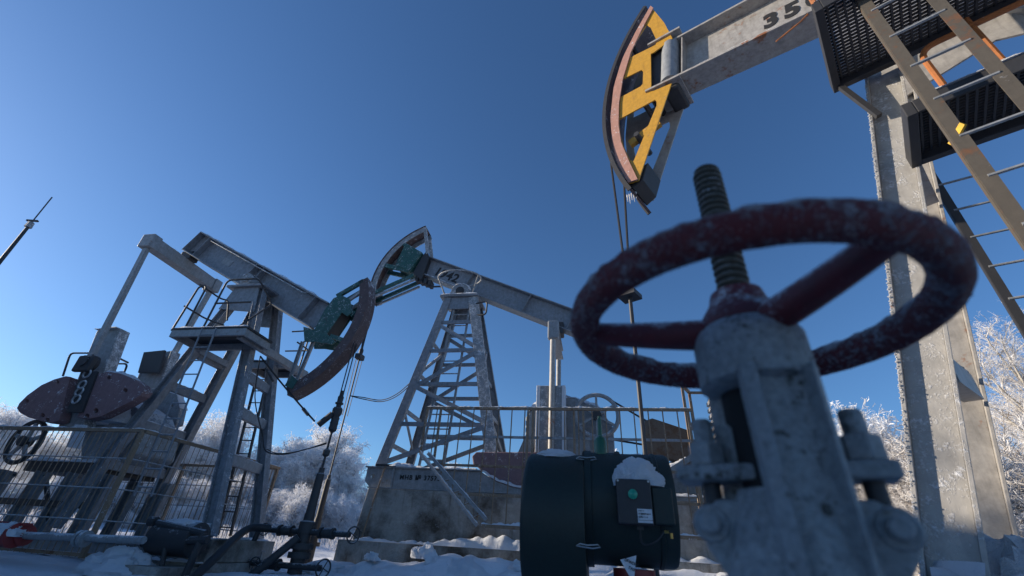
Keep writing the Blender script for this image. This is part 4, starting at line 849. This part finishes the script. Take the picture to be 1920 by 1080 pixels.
for x in (-.075, .075): MB().lathe([(-.03, .016), (.03, .016)], (x, -.055, zc_+.262), (0, 1, 0), 8).build('flange_bolt', 'dark', D)
bx = MB().box((.055, -.30, zc_-.045), (.195, -.235, zc_+.125)).build('switch_box', 'panel', D, bev=.006)
MB().box((.198, -.275, zc_-.04), (.28, -.17, zc_+.10)).build('side_box', 'darkgreen', D, bev=.006)
MB().lathe([(0, .019), (.008, .019), (.012, .015), (.016, .0)], (.120, -.30, zc_+.066), (0, -1, 0), 20).build('green_button', 'lamp', bx, True)
MB().lathe([(0, .023), (.004, .023)], (.120, -.299, zc_+.066), (0, -1, 0), 20).build('button_collar', 'dark', bx)
lb_ = MB().box((.133, -.3025, zc_-.037), (.190, -.3005, zc_+.013)).build('sticker', 'label', bx)
for i, tx in enumerate(('••••• ••', '≡ 0802P 06 ≡', '(CE) 1 • ℮', '———————')): text(tx, .0085, (.137, -.3035, zc_+.003-i*.011), (1, 0, 0), (0, 0, 1), 'print', 'stencil', lb_, 1, .001)
for x in (.063, .187): MB().lathe([(0, .005), (.004, .005)], (x, -.300, zc_+.117), (0, -1, 0), 8).build('screw', 'wire', bx)
MB().box((.13, -.262, zc_-.06), (.155, -.245, zc_-.015)).build('cable_gland', 'dark', D); MB().lathe([(0, .006), (.018, .006)], (.235, -.25, zc_-.062), (1, 0, 0), 8).build('fitting', 'brass', D); MB().lathe([(0, .006), (.02, .006)], (.262, -.25, zc_-.085), (0, 0, 1), 8).build('fitting', 'brass', D)
for z in (zc_+.225, zc_-.13):
    y_ = -math.sqrt(max(.0, .295**2-(z-zc_+.03)**2))-.004
    MB().tube([V((-.115, y_, z)), V((-.10, y_-.008, z+.008)), V((-.07, y_-.01, z+.004)), V((-.03, y_-.008, z+.008)), V((-.02, y_, z)), V((-.05, y_-.006, z-.006)), V((-.115, y_, z))], .003, 6).build('wire_clasp', 'wire', D)
tri = [(.055, zc_-.168), (.118, zc_-.150), (.100, zc_-.245)]
ws = MB().plate([tri], -.262, -.259).build('warning_sign', 'label', D)
text('ОПАСНО', .013, (.070, -.2635, zc_-.170), (1, 0, -.35), (.35, 0, 1), 'print', 'stencil', ws, 1, .001); text('ГАЗ', .013, (.084, -.2635, zc_-.196), (1, 0, -.35), (.35, 0, 1), 'print', 'stencil', ws, 1, .001)
blob((-.22, -.02, zc_+.238), .115, .11, .05, 'snow', D, seed=1, amp=.14); blob((.19, .03, zc_+.225), .12, .10, .06, 'snow', D, seed=3, amp=.16)
blob((.150, -.17, zc_+.105), .118, .13, .125, 'snow', D, seed=5, amp=.16)
for k in range(9):
    a = math.radians(-150+k*15); MB().lathe([(0, .006), (.004, .006), (.005, .003)], (-.058, .246*math.cos(a+math.pi/2), zc_+.042+.246*math.sin(a+math.pi/2)), (0, math.cos(a+math.pi/2), math.sin(a+math.pi/2)), 8).build('rivet', 'dark', D)
MB().lathe([(.226, .2345), (.230, .239), (.244, .239), (.248, .2335)], (0, 0, zc_+.042), (1, 0, 0), 64).build('rib', 'darkgreen', D, True)
rail([(.235, -.25, zc_-.06), (.20, -.28, zc_-.10), (.14, -.27, zc_-.12), (.14, -.255, zc_-.05)], .005, D, 'black', 'cable')
# ------------------------------------------------------------------ foreground gate valve
VO = V((.2440, .4015, 0)); VZ = .7185
GV = empty('gate_valve', VO, math.radians(-31), 'big grey gate valve with frosted dark red handwheel in the foreground', 'valve')
RR, rr_ = .1635, .0153
b = MB(); n, m_ = 120, 16; vs_ = []
for i in range(n):
    t = 2*math.pi*i/n
    for j in range(m_):
        a = 2*math.pi*j/m_; d = V((math.cos(t)*math.cos(a), math.sin(t)*math.cos(a), math.sin(a))); c = V((RR*math.cos(t), RR*math.sin(t), VZ))
        up_ = max(0, math.sin(a)); r = rr_*(1+.02*rnoise(c*40))+up_*.003*(1+1.5*rnoise((c+d*.02)*90))+.0006*rnoise((c+d*.02)*400)
        vs_.append(c+d*r)
b.add(vs_, [(i*m_+j, i*m_+(j+1) % m_, ((i+1) % n)*m_+(j+1) % m_, ((i+1) % n)*m_+j) for i in range(n) for j in range(m_)])
hw = b.build('handwheel', 'wheelred', GV, True)
b = MB(); rf = random.Random(5)
for i in range(7000):
    t = rf.random()*2*math.pi; a = rf.gauss(math.pi*.5, 1.5); d = V((math.cos(t)*math.cos(a), math.sin(t)*math.cos(a), math.sin(a))); c = V((RR*math.cos(t), RR*math.sin(t), VZ))+d*(rr_-.0003)
    if rnoise(c*38) < -.12: continue
    h_ = rf.uniform(.0008, .0026); w_ = rf.uniform(.0003, .0007); e = d.orthogonal().normalized(); g = d.cross(e); tip = c+(d+V((rf.uniform(-.4, .4), rf.uniform(-.4, .4), rf.uniform(-.2, .5)))*.8)*h_
    b.add([c+e*w_, c-e*w_*.5+g*w_, c-e*w_*.5-g*w_, tip], [(0, 1, 3), (1, 2, 3), (2, 0, 3)])
tag(b.build('rime_needles', 'frost', hw), kind='stuff')
A3 = [math.radians(a) for a in (-166, -46, 74)]
for t in A3:
    d = V((math.cos(t), math.sin(t), 0)); P_ = [d*(.030+k*.0165) for k in range(9)]
    MB().tube([p+V((0, 0, VZ-.012+.012*((p.length/.166)**2))) for p in P_], [.017-.0006*k for k in range(9)], 10).build('spoke', 'hubred', hw, True)
MB().lathe([(-.012, .040), (-.008, .042), (.004, .040), (.022, .029), (.034, .026), (.036, .02)], (0, 0, VZ), (0, 0, 1), 40).build('hub', 'hubred', hw, True)
# threaded stem (helical profile)
b = MB(); nz, nn_ = 300, 28; vs_ = []; pitch = .0088
for i in range(nz):
    z = VZ+.012+i*.212/nz
    for j in range(nn_):
        a = 2*math.pi*j/nn_; ph = ((z/pitch+j/nn_) % 1); r = .0138+.0034*min(1, max(0, 1.7*(1-abs(ph*2-1))-.2)); e = min(1, (nz-1-i)/14); r *= (.80+.2*e**.5)
        vs_.append((r*math.cos(a), r*math.sin(a), z))
fs_ = [(i*nn_+j, i*nn_+(j+1) % nn_, (i+1)*nn_+(j+1) % nn_, (i+1)*nn_+j) for i in range(nz-1) for j in range(nn_)]+[tuple((nz-1)*nn_+j for j in range(nn_))]
b.add(vs_, fs_).build('stem', 'stem', GV, True)
MB().lathe([(-.005, .036), (.0, .036), (.0, .040), (.005, .044), (.009, .042)], (0, 0, VZ-.018), (0, 0, 1), 40).build('thrust_ring', 'valve', GV, True)
zt_ = VZ-.014
MB().lathe([(-.060, .043), (-.055, .0515), (-.008, .0515), (-.001, .048), (0, .038)], (0, 0, zt_), (0, 0, 1), 48).build('yoke_cap', 'valve', GV, True)
# yoke arms: broad channel-backed front arm and side arms
def yoke(ang, w0, w1, r0, r1, z1_, nm='yoke_arm'):
    d = V((math.cos(ang), math.sin(ang), 0)); s_ = V((-d.y, d.x, 0)); q = MB(); k = 10; prof = []
    for i in range(k+1):
        t = i/k; z = zt_-.05-t*(zt_-.05-z1_); rr2 = r0+(r1-r0)*t**1.3; ww = w0+(w1-w0)*t; prof.append((d*rr2+V((0, 0, z)), ww))
    vs_ = []
    for p, ww in prof: vs_ += [p+s_*ww+d*.004, p+s_*(ww*.72)+d*.014, p+s_*(ww*.60)-d*.002, p-s_*(ww*.60)-d*.002, p-s_*(ww*.72)+d*.014, p-s_*ww+d*.004, p-s_*ww-d*.010, p+s_*ww-d*.010]
    fs_ = [(i*8+j, i*8+(j+1) % 8, (i+1)*8+(j+1) % 8, (i+1)*8+j) for i in range(k) for j in range(8)]+[tuple(range(8)), tuple(k*8+j for j in range(8))[::-1]]
    return q.add(vs_, fs_).build(nm, 'valve', GV, bev=.002)
yf = math.radians(-90)
ya = yoke(yf+.42, .032, .029, .044, .046, .44)
yoke(math.radians(152), .008, .010, .038, .042, .44); yoke(math.radians(20), .007, .008, .036, .040, .44, 'yoke_rib')
MB().lathe([(-.16, .027), (-.04, .027), (-.035, .031), (.01, .031)], (-.004, .008, zt_-.05), (0, 0, 1), 24).build('packing_gland', 'gapshade', GV, True)  # black body filling the yoke opening, its colour stands for the shade inside
MB().lathe([(-.2, .016), (0, .016)], (0, 0, zt_-.09), (0, 0, 1), 16).build('lower_stem', 'stem', GV, True)
# gland plate, eye bolts and nuts
gz = .572
MB().bar((-.084, .006, gz), (.084, .006, gz), .042, .014).build('gland_plate', 'valve', GV, bev=.003)
for s_ in (-1, 1):
    x = .061*s_+.004; k_ = s_*.061
    MB().lathe([(0, .0105), (.0, .0095), (.048, .0095), (.051, .008)], (x, .006, gz), (0, 0, 1), 14).build('eye_bolt', 'valve', GV, True)
    MB().lathe([(.007, .015), (.009, .0165), (.027, .0165), (.029, .0145)], (x, .006, gz), (0, 0, 1), 6).build('nut', 'valve', GV, bev=.0015)
    MB().lathe([(-.05, .008), (0, .008)], (x, .006, gz), (0, 0, 1), 12).build('bolt_shank', 'dark', GV, True)
    MB().lathe([(-.018, .013), (-.015, .0152), (.015, .0152), (.018, .013)], (x*1.03, -.004, gz-.042), (0, 1, 0), 24).build('bolt_lug', 'valve', GV, True)
    MB().lathe([(0, .008), (.008, .008), (.010, .006)], (x*1.03, -.024, gz-.042), (0, -1, 0), 14).build('lug_pin', 'valve', GV, True)
    MB().plate([[(x*1.20, gz-.045), (x*1.15, gz-.060), (x*.6, gz-.11), (0, gz-.13), (0, gz-.026), (x*.95, gz-.022)]], -.020, .020).build('lug_web', 'valve', GV, bev=.006)
bd_ = MB().lathe([(-.40, .10), (-.14, .085), (-.09, .062), (-.03, .048), (.0, .036)], (0, 0, gz-.015), (0, 0, 1), 40).build('bonnet', 'valve', GV, True)
# ------------------------------------------------------------------ snow piles in the near ground
def drift(c, rx, ry, rz, label, seed): o = blob((0, 0, 0), rx, ry, rz, 'snow_heap', None, seed=seed, amp=.35, n=40, m=18, sc=2.2); o.location = c; tag(o, label, 'snow heap')
drift(P2.world((-1.0, -2.1, -.05)), .5, .35, .2, 'low snow heap at the left foot of the concrete foundation', 21)
sh_ = cap([(-1.5, -1.75, -.05), (-.6, -1.75, .0), (.6, -1.8, .05), (2.2, -1.8, .12), (4, -1.8, .2), (6.5, -1.8, .2)], 1.1, .30, 'snow_heap', None, 'snow', .05, 31); sh_.location = P2.o; sh_.rotation_euler = (0, 0, P2.rz); tag(sh_, 'long cloddy snow bank along the foot of the concrete foundation', 'snow bank')
for k, (x_, y_, r_) in enumerate(((-.2, -2.0, .10), (.9, -1.95, .13), (1.25, -2.05, .09), (2.3, -2.0, .12), (2.9, -2.1, .10))):
    o = blob((0, 0, 0), r_*1.3, r_, r_*1.1, 'snow_clod', None, seed=70+k, amp=.5, sc=1.6); o.location = P2.world((x_, y_, .24)); tag(o, 'snow clod on the bank, '+('first from the left', 'second from the left', 'third from the left', 'fourth from the left', 'nearest the green drum')[k], 'snow clod', 'snow clods on the bank')
pz = tolocal(P1, (2.6, 2.6, 0))
drift(V((2.35, 2.15, .0)), .5, .4, .62, 'snow heap against the foot of the right pump post', 23)
drift(V((3.1, 3.1, .15)), .5, .35, .55, 'rounded snow lump at the far right edge by the post foot', 25)
# ------------------------------------------------------------------ unseen cabin, added left of the view to shade the near pad
CB = empty('shade_cabin', (-11.0, 2.2, 0), math.radians(4), 'unseen blue grey cabin added left of the pumps to cast shade', 'cabin')
MB().box((-1.5, -5, 0), (1.5, 5, 3.5)).build('wall', 'cabin', CB); MB().box((-1.65, -5.15, 3.505), (1.65, 5.15, 3.65)).build('roof', 'grey', CB)
MB().box((-1.6, -5.1, 3.652), (1.6, 5.1, 3.84)).build('snow', 'snow', CB, bev=.06)
MB().box((1.505, -1.2, .1), (1.53, -.3, 2.1)).build('door', 'grey', CB)
for y in (-3.6, 1.4, 3.2): f = MB().box((1.505, y, 1.1), (1.53, y+1, 2.0)).build('window', 'grey', CB); MB().box((1.532, y+.06, 1.16), (1.536, y+.94, 1.94)).build('pane', 'glass', f)
# ------------------------------------------------------------------ frosted trees
def seg_mesh(P_, Q_, r0, r1, sides):
    """numpy: one open prism (or ribbon pair) per segment"""
    n = len(P_); d = Q_-P_; L = np.linalg.norm(d, axis=1, keepdims=True)+1e-9; d = d/L
    ref = np.where(np.abs(d[:, 2:3]) > .9, np.array([[1., 0, 0]]), np.array([[0, 0, 1.]])); a = np.cross(d, ref); a /= np.linalg.norm(a, axis=1, keepdims=True); b_ = np.cross(d, a)
    ph = RNG.random(n)*6.28; vs_ = []; 
    for k in range(sides):
        t = ph+2*np.pi*k/sides; o = a*np.cos(t)[:, None]+b_*np.sin(t)[:, None]; vs_.append(P_+o*r0[:, None]); vs_.append(Q_+o*r1[:, None])
    Vv = np.stack(vs_, 1).reshape(-1, 3); base = (np.arange(n)*2*sides)[:, None]
    F = []
    for k in range(sides):
        j = (k+1) % sides; F.append(np.concatenate([base+2*k, base+2*j, base+2*j+1, base+2*k+1], 1))
        if sides == 2: break
    return Vv, np.concatenate(F, 0)
def np_mesh(name, chunks, mat):
    Vs, Fs, o = [], [], 0
    for v_, f_ in chunks: Vs.append(v_); Fs.append(f_+o); o += len(v_)
    Vv = np.concatenate(Vs); F = np.concatenate(Fs); me = bpy.data.meshes.new(name)
    me.vertices.add(len(Vv)); me.vertices.foreach_set('co', Vv.ravel().astype('f4')); me.loops.add(F.size); me.loops.foreach_set('vertex_index', F.ravel().astype('i4'))
    me.polygons.add(len(F)); me.polygons.foreach_set('loop_start', np.arange(0, F.size, 4, dtype='i4')); me.polygons.foreach_set('loop_total', np.full(len(F), 4, dtype='i4'))
    me.materials.append(M[mat]); me.update(calc_edges=True); return me
def grow(seed, H, spread, nlimb, stems, weep, ntw, tl, tw, bush=False):
    r = np.random.default_rng(seed); segs = []      # (p, q, r0, r1, level)
    def limb(p, d, L, rad, lev, k):
        n = 5; pts = [p]
        for i in range(n):
            d = d+r.normal(0, .13 if lev else .05, 3); d[2] += (.06 if lev == 0 else .02)-weep*.10*(i/n)*(lev > 0); d = d/np.linalg.norm(d); q = pts[-1]+d*L/n
            segs.append((pts[-1], q, rad*(1-i/n*.75), rad*(1-(i+1)/n*.75), lev)); pts.append(q)
            if lev < 3 and (lev > 0 or i > 0 or bush):
                for _ in range(k):
                    a = r.random()*6.28; s = r.uniform(.35, .95); side = np.array([math.cos(a), math.sin(a), r.uniform(.0, .9)]); dd = d*s+side*spread; dd /= np.linalg.norm(dd)
                    limb(pts[-1]-d*L/n*r.random(), dd, L*r.uniform(.34, .55)*(1-.35*i/n if lev == 0 else 1), rad*.42, lev+1, max(1, k-1) if lev < 1 else 1)
    for s in range(stems):
        a = r.random()*6.28; off = np.array([math.cos(a), math.sin(a), 0])*((.045 if bush else .10)*s if stems > 1 else 0); d = np.array([math.cos(a)*.35*(stems > 1), math.sin(a)*.35*(stems > 1), 1.]); d /= np.linalg.norm(d)
        limb(off-np.array([0, 0, .3]), d, H*r.uniform(.78, 1) if s else H, H*.018/(1+.3*(stems > 1)), 0, nlimb)
    P_ = np.array([s[0] for s in segs]); Q_ = np.array([s[1] for s in segs]); r0 = np.array([s[2] for s in segs]); r1 = np.array([s[3] for s in segs]); lv = np.array([s[4] for s in segs])
    big = lv <= 1; trunk = seg_mesh(P_[big], Q_[big], np.maximum(r0[big], .008), np.maximum(r1[big], .006), 5)
    sm = ~big; ch = [seg_mesh(P_[sm], Q_[sm], np.maximum(r0[sm], .007), np.maximum(r1[sm], .005), 3)]
    w_ = np.linalg.norm(Q_-P_, axis=1)*(lv+.3); w_ /= w_.sum(); idx = r.choice(len(segs), ntw, p=w_); t = r.random(ntw)[:, None]
    A = P_[idx]*(1-t)+Q_[idx]*t; dd = (Q_[idx]-P_[idx]); dd /= np.linalg.norm(dd, axis=1, keepdims=True); D_ = dd*.7+r.normal(0, .55, (ntw, 3)); D_ /= np.linalg.norm(D_, axis=1, keepdims=True)
    LL = tl*r.uniform(.4, 1.2, ntw)[:, None]; B_ = A+D_*LL*.5; D2 = D_+r.normal(0, .3, (ntw, 3)); D2[:, 2] -= weep; D2 /= np.linalg.norm(D2, axis=1, keepdims=True); C_ = B_+D2*LL*.6
    wt = tw*r.uniform(.6, 1.3, ntw); ch.append(seg_mesh(A, B_, wt, wt*.9, 2)); ch.append(seg_mesh(B_, C_, wt*.9, wt*.5, 2))
    # side twiglets
    for _ in range(2):
        t = r.random(ntw)[:, None]; A2 = B_*(1-t)+C_*t; D3 = D2*.6+r.normal(0, .6, (ntw, 3)); D3[:, 2] -= weep*.4; D3 /= np.linalg.norm(D3, axis=1, keepdims=True); E_ = A2+D3*LL*.35; ch.append(seg_mesh(A2, E_, wt*.7, wt*.4, 2))
    return trunk, ch
kinds = {}
def tree_kind(key, bark, tw_mat, **kw):
    trunk, ch = grow(**kw); kinds[key] = (np_mesh(key+'_trunk', [trunk], bark), np_mesh(key+'_crown', ch, tw_mat))
tree_kind('willow_a', 'bark', 'twig', seed=1, H=6.0, spread=.85, nlimb=4, stems=3, weep=.55, ntw=13000, tl=.40, tw=.020)
tree_kind('willow_b', 'bark', 'twig', seed=2, H=6.0, spread=1.0, nlimb=4, stems=2, weep=.75, ntw=13000, tl=.42, tw=.020)
tree_kind('willow_c', 'bark', 'twig', seed=5, H=6.0, spread=.7, nlimb=4, stems=4, weep=.4, ntw=13000, tl=.36, tw=.020)
tree_kind('birch_a', 'birch', 'twig2', seed=11, H=7.5, spread=.62, nlimb=3, stems=1, weep=.55, ntw=9000, tl=.32, tw=.0048)
tree_kind('birch_b', 'birch', 'twig2', seed=14, H=7.0, spread=.75, nlimb=3, stems=1, weep=.5, ntw=9000, tl=.32, tw=.0048)
tree_kind('bush_a', 'bark', 'twig', seed=21, H=1.9, spread=.9, nlimb=3, stems=7, weep=.15, ntw=9000, tl=.20, tw=.0075, bush=True)
tree_kind('bush_b', 'bark', 'twig2', seed=23, H=2.2, spread=.8, nlimb=3, stems=8, weep=.10, ntw=15000, tl=.17, tw=.0026, bush=True)
HT = {}
def put(key, nm, az, dist, h, label, cat, group, rot=None, xyz=None, wide=1.0):
    tr, cr = kinds[key]; p = polar(az, dist, 0) if xyz is None else V(xyz); p.z = ground_z(p.x, p.y)-.05
    H0 = max(v.co.z for v in cr.vertices) if key not in HT else HT[key]; HT[key] = H0
    e = empty(nm, p, RNG.random()*6.28 if rot is None else rot, label, cat, group); s = h/H0; e.scale = (s*wide, s*wide, s)
    a = bpy.data.objects.new('trunk', tr); COL.objects.link(a); a.parent = e; c = bpy.data.objects.new('crown', cr); COL.objects.link(c); c.parent = e
    return e
T = []
gw = 'frosted trees beyond the well pad'; gb_ = 'frosted bushes along the field edge'
def elh(px, py, dist): d = RW @ V((px-960, 540-py, -FPX)); hz_ = math.hypot(d.x, d.y); az = math.degrees(math.atan2(d.x, d.y)); return az, d.z/hz_*dist+CAMZ
def tree_px(key, nm, px, py, dist, label, cat='tree', group=gw, wide=1.0):
    az, ztop = elh(px, py, dist); g = polar(az, dist, 0); gz_ = ground_z(g.x, g.y); put(key, nm, az, dist, (ztop-gz_)*1.02, label, cat, group, wide=wide)
tree_px('willow_a', 'frosted_tree', 15, 745, 30, 'frosted tree at the left edge behind the wire fence')
tree_px('willow_c', 'frosted_tree', -70, 740, 31, 'frosted tree just outside the left edge of the view')
tree_px('willow_b', 'frosted_tree', 90, 775, 33, 'low frosted tree behind the maroon counterweight')
tree_px('willow_c', 'frosted_tree', 170, 800, 34, 'frosted tree hidden mostly behind the left pump gearbox')
tree_px('willow_b', 'frosted_tree', 255, 800, 33, 'frosted tree between the gearbox and the left pump ladder')
tree_px('willow_a', 'frosted_tree', 345, 770, 31, 'sunlit frosted tree just right of the left pump rear legs')
tree_px('willow_c', 'frosted_tree', 400, 748, 30, 'tallest sunlit frosted tree seen between the legs of the left pump', wide=.9)
tree_px('willow_a', 'frosted_tree', 470, 800, 29, 'shaded frosted tree behind the front legs of the left pump')
tree_px('willow_b', 'frosted_tree', 525, 815, 27, 'broad frosted willow just right of the left pump legs', wide=1.15)
tree_px('willow_c', 'frosted_tree', 560, 795, 28, 'frosted willow with pale crown left of the black rods', wide=1.0)
tree_px('willow_a', 'frosted_tree', 607, 780, 29, 'tallest frosted willow, right behind the black rods', wide=1.05)
tree_px('willow_b', 'frosted_tree', 645, 840, 27, 'drooping frosted willow right of the black rods')
tree_px('willow_c', 'frosted_tree', 675, 885, 28, 'low frosted tree left of the concrete foundation')
tree_px('willow_a', 'frosted_tree', 720, 895, 36, 'small frosted tree behind the foundation corner')
for i, (px, py, d) in enumerate(((790, 905, 38), (880, 870, 40), (960, 880, 42), (1060, 860, 42), (1160, 850, 42), (1290, 850, 40), (1370, 800, 32))):
    tree_px(('willow_a', 'willow_b', 'willow_c')[i % 3], 'frosted_tree', px, py, d, ('frosted tree far behind the lattice tower base', 'frosted tree top showing behind the maroon weight of the middle pump', 'frosted tree behind the railing of the middle pump', 'frosted tree behind the sheave of the middle pump', 'frosted tree behind the green drum top', 'frosted tree behind the belt guard', 'frosted tree behind the control cabinet')[i])
tree_px('willow_c', 'frosted_tree', 1590, 770, 24, 'rounded frosted tree seen just right of the big valve')
tree_px('birch_b', 'frosted_birch', 1660, 800, 22, 'frosted birch between the big valve and the right pump post')
tree_px('birch_b', 'frosted_birch', 1530, 800, 25, 'frosted birch hidden behind the big valve body')
tree_px('birch_a', 'frosted_birch', 1862, 600, 19, 'tall sunlit birch with white limbs at the right edge')
tree_px('birch_b', 'frosted_birch', 1990, 640, 20, 'birch just outside the right edge of the view')
tree_px('birch_b', 'frosted_birch', 1800, 760, 24, 'smaller birch behind the right pump post')
tree_px('birch_a', 'frosted_birch', 1930, 720, 24, 'leaning birch behind the tall one at the right edge')
for i, (px, py, d) in enumerate(((-40, 880, 24), (30, 890, 25), (110, 885, 25), (190, 890, 25), (270, 885, 25), (340, 880, 25), (430, 885, 25), (500, 890, 25), (660, 915, 26), (720, 930, 30))):
    tree_px('bush_a', 'frosted_bush', px, py, d, 'tall dense frosted bush of the hedge '+('past the left edge', 'behind the flywheel', 'left of the crank arm', 'behind the gearbox stand', 'behind the fence corner', 'behind the ladder foot', 'between the left pump legs', 'right of the front leg', 'left of the grey foundation', 'behind the grey foundation corner')[i], 'bush', 'hedge of frosted bushes behind the left pump', wide=1.5)
k = 0
for px, py, d in ((470, 935, 22), (520, 915, 23), (575, 905, 22), (620, 900, 23), (660, 925, 22), (340, 930, 22), (250, 950, 22), (150, 960, 21), (60, 950, 21), (400, 925, 23), (700, 950, 24)):
    tree_px('bush_a', 'frosted_bush', px, py, d, 'white frosted bush at the field edge, by the '+('foot of the left pump front leg', 'gap between leg and wellhead', 'left of the black rods', 'right of the black rods', 'left of the foundation', 'side of the left pump ladder', 'fence corner', 'middle of the wire fence', 'left end of the wire fence', 'gap under the left pump platform', 'foundation corner')[k], 'bush', gb_); k += 1
for i, (px, py, d) in enumerate(((1850, 800, 14), (1910, 830, 12), (1890, 760, 17), (1940, 790, 15), (1830, 860, 15), (1880, 900, 10.5), (1640, 860, 16), (1600, 850, 17), (1690, 870, 15), (1560, 860, 18), (1930, 900, 9.5), (1380, 840, 22), (1790, 820, 17))):
    tree_px('bush_b', 'leafless_bush', px, py, d, 'half bare frosted thicket bush, '+('left of the tall birch foot', 'low at the right edge', 'behind the tall birch foot', 'just past the right edge', 'touching the right pump post', 'nearest one at the right edge', 'right of the valve bolts', 'behind the valve bolts', 'left of the right pump post', 'behind the valve body', 'by the snow lump at the right edge', 'under the control cabinet', 'behind the right pump post')[i], 'bush', 'thicket of bushes behind the right pump', wide=1.25)
# unseen tree row, added left of the view for its shadows
for i in range(11):
    d_ = 17+1.35*i
    put(('willow_a', 'willow_b', 'willow_c')[i % 3], 'frosted_tree', 0, 0, 5.6+.17*(d_-17)+.4*math.sin(i*1.7), 'unseen frosted tree of the row added beside the well pad for shade', 'tree', 'unseen tree row added for shade left of the well pad', xyz=polar(-61.5-(i % 2)*2.2, d_, 0), wide=.8)
# frosted weeds and grass
def weeds():
    n = 26000; az = RNG.uniform(-50, 58, n); d = RNG.uniform(15, 26, n)**1.0; x = np.sin(np.radians(az))*d; y = np.cos(np.radians(az))*d
    keep = np.array([mnoise.noise(V((a*.35, b_*.35, 2))) > (.05-(dd-15)*.03) for a, b_, dd in zip(x, y, d)]); x, y = x[keep], y[keep]; m_ = len(x)
    z = np.array([ground_z(a, b_) for a, b_ in zip(x, y)])-.03; A = np.stack([x, y, z], 1); D_ = RNG.normal(0, .35, (m_, 3)); D_[:, 2] = 1; B_ = A+D_*RNG.uniform(.12, .5, m_)[:, None]
    w_ = np.full(m_, .011); o = bpy.data.objects.new('frosted_weeds', np_mesh('frosted_weeds', [seg_mesh(A, B_, w_, w_*.5, 2)], 'weed')); COL.objects.link(o)
    tag(o, 'white frosted grass and weeds at the edge of the snowy field', 'grass', None, 'stuff')
weeds()
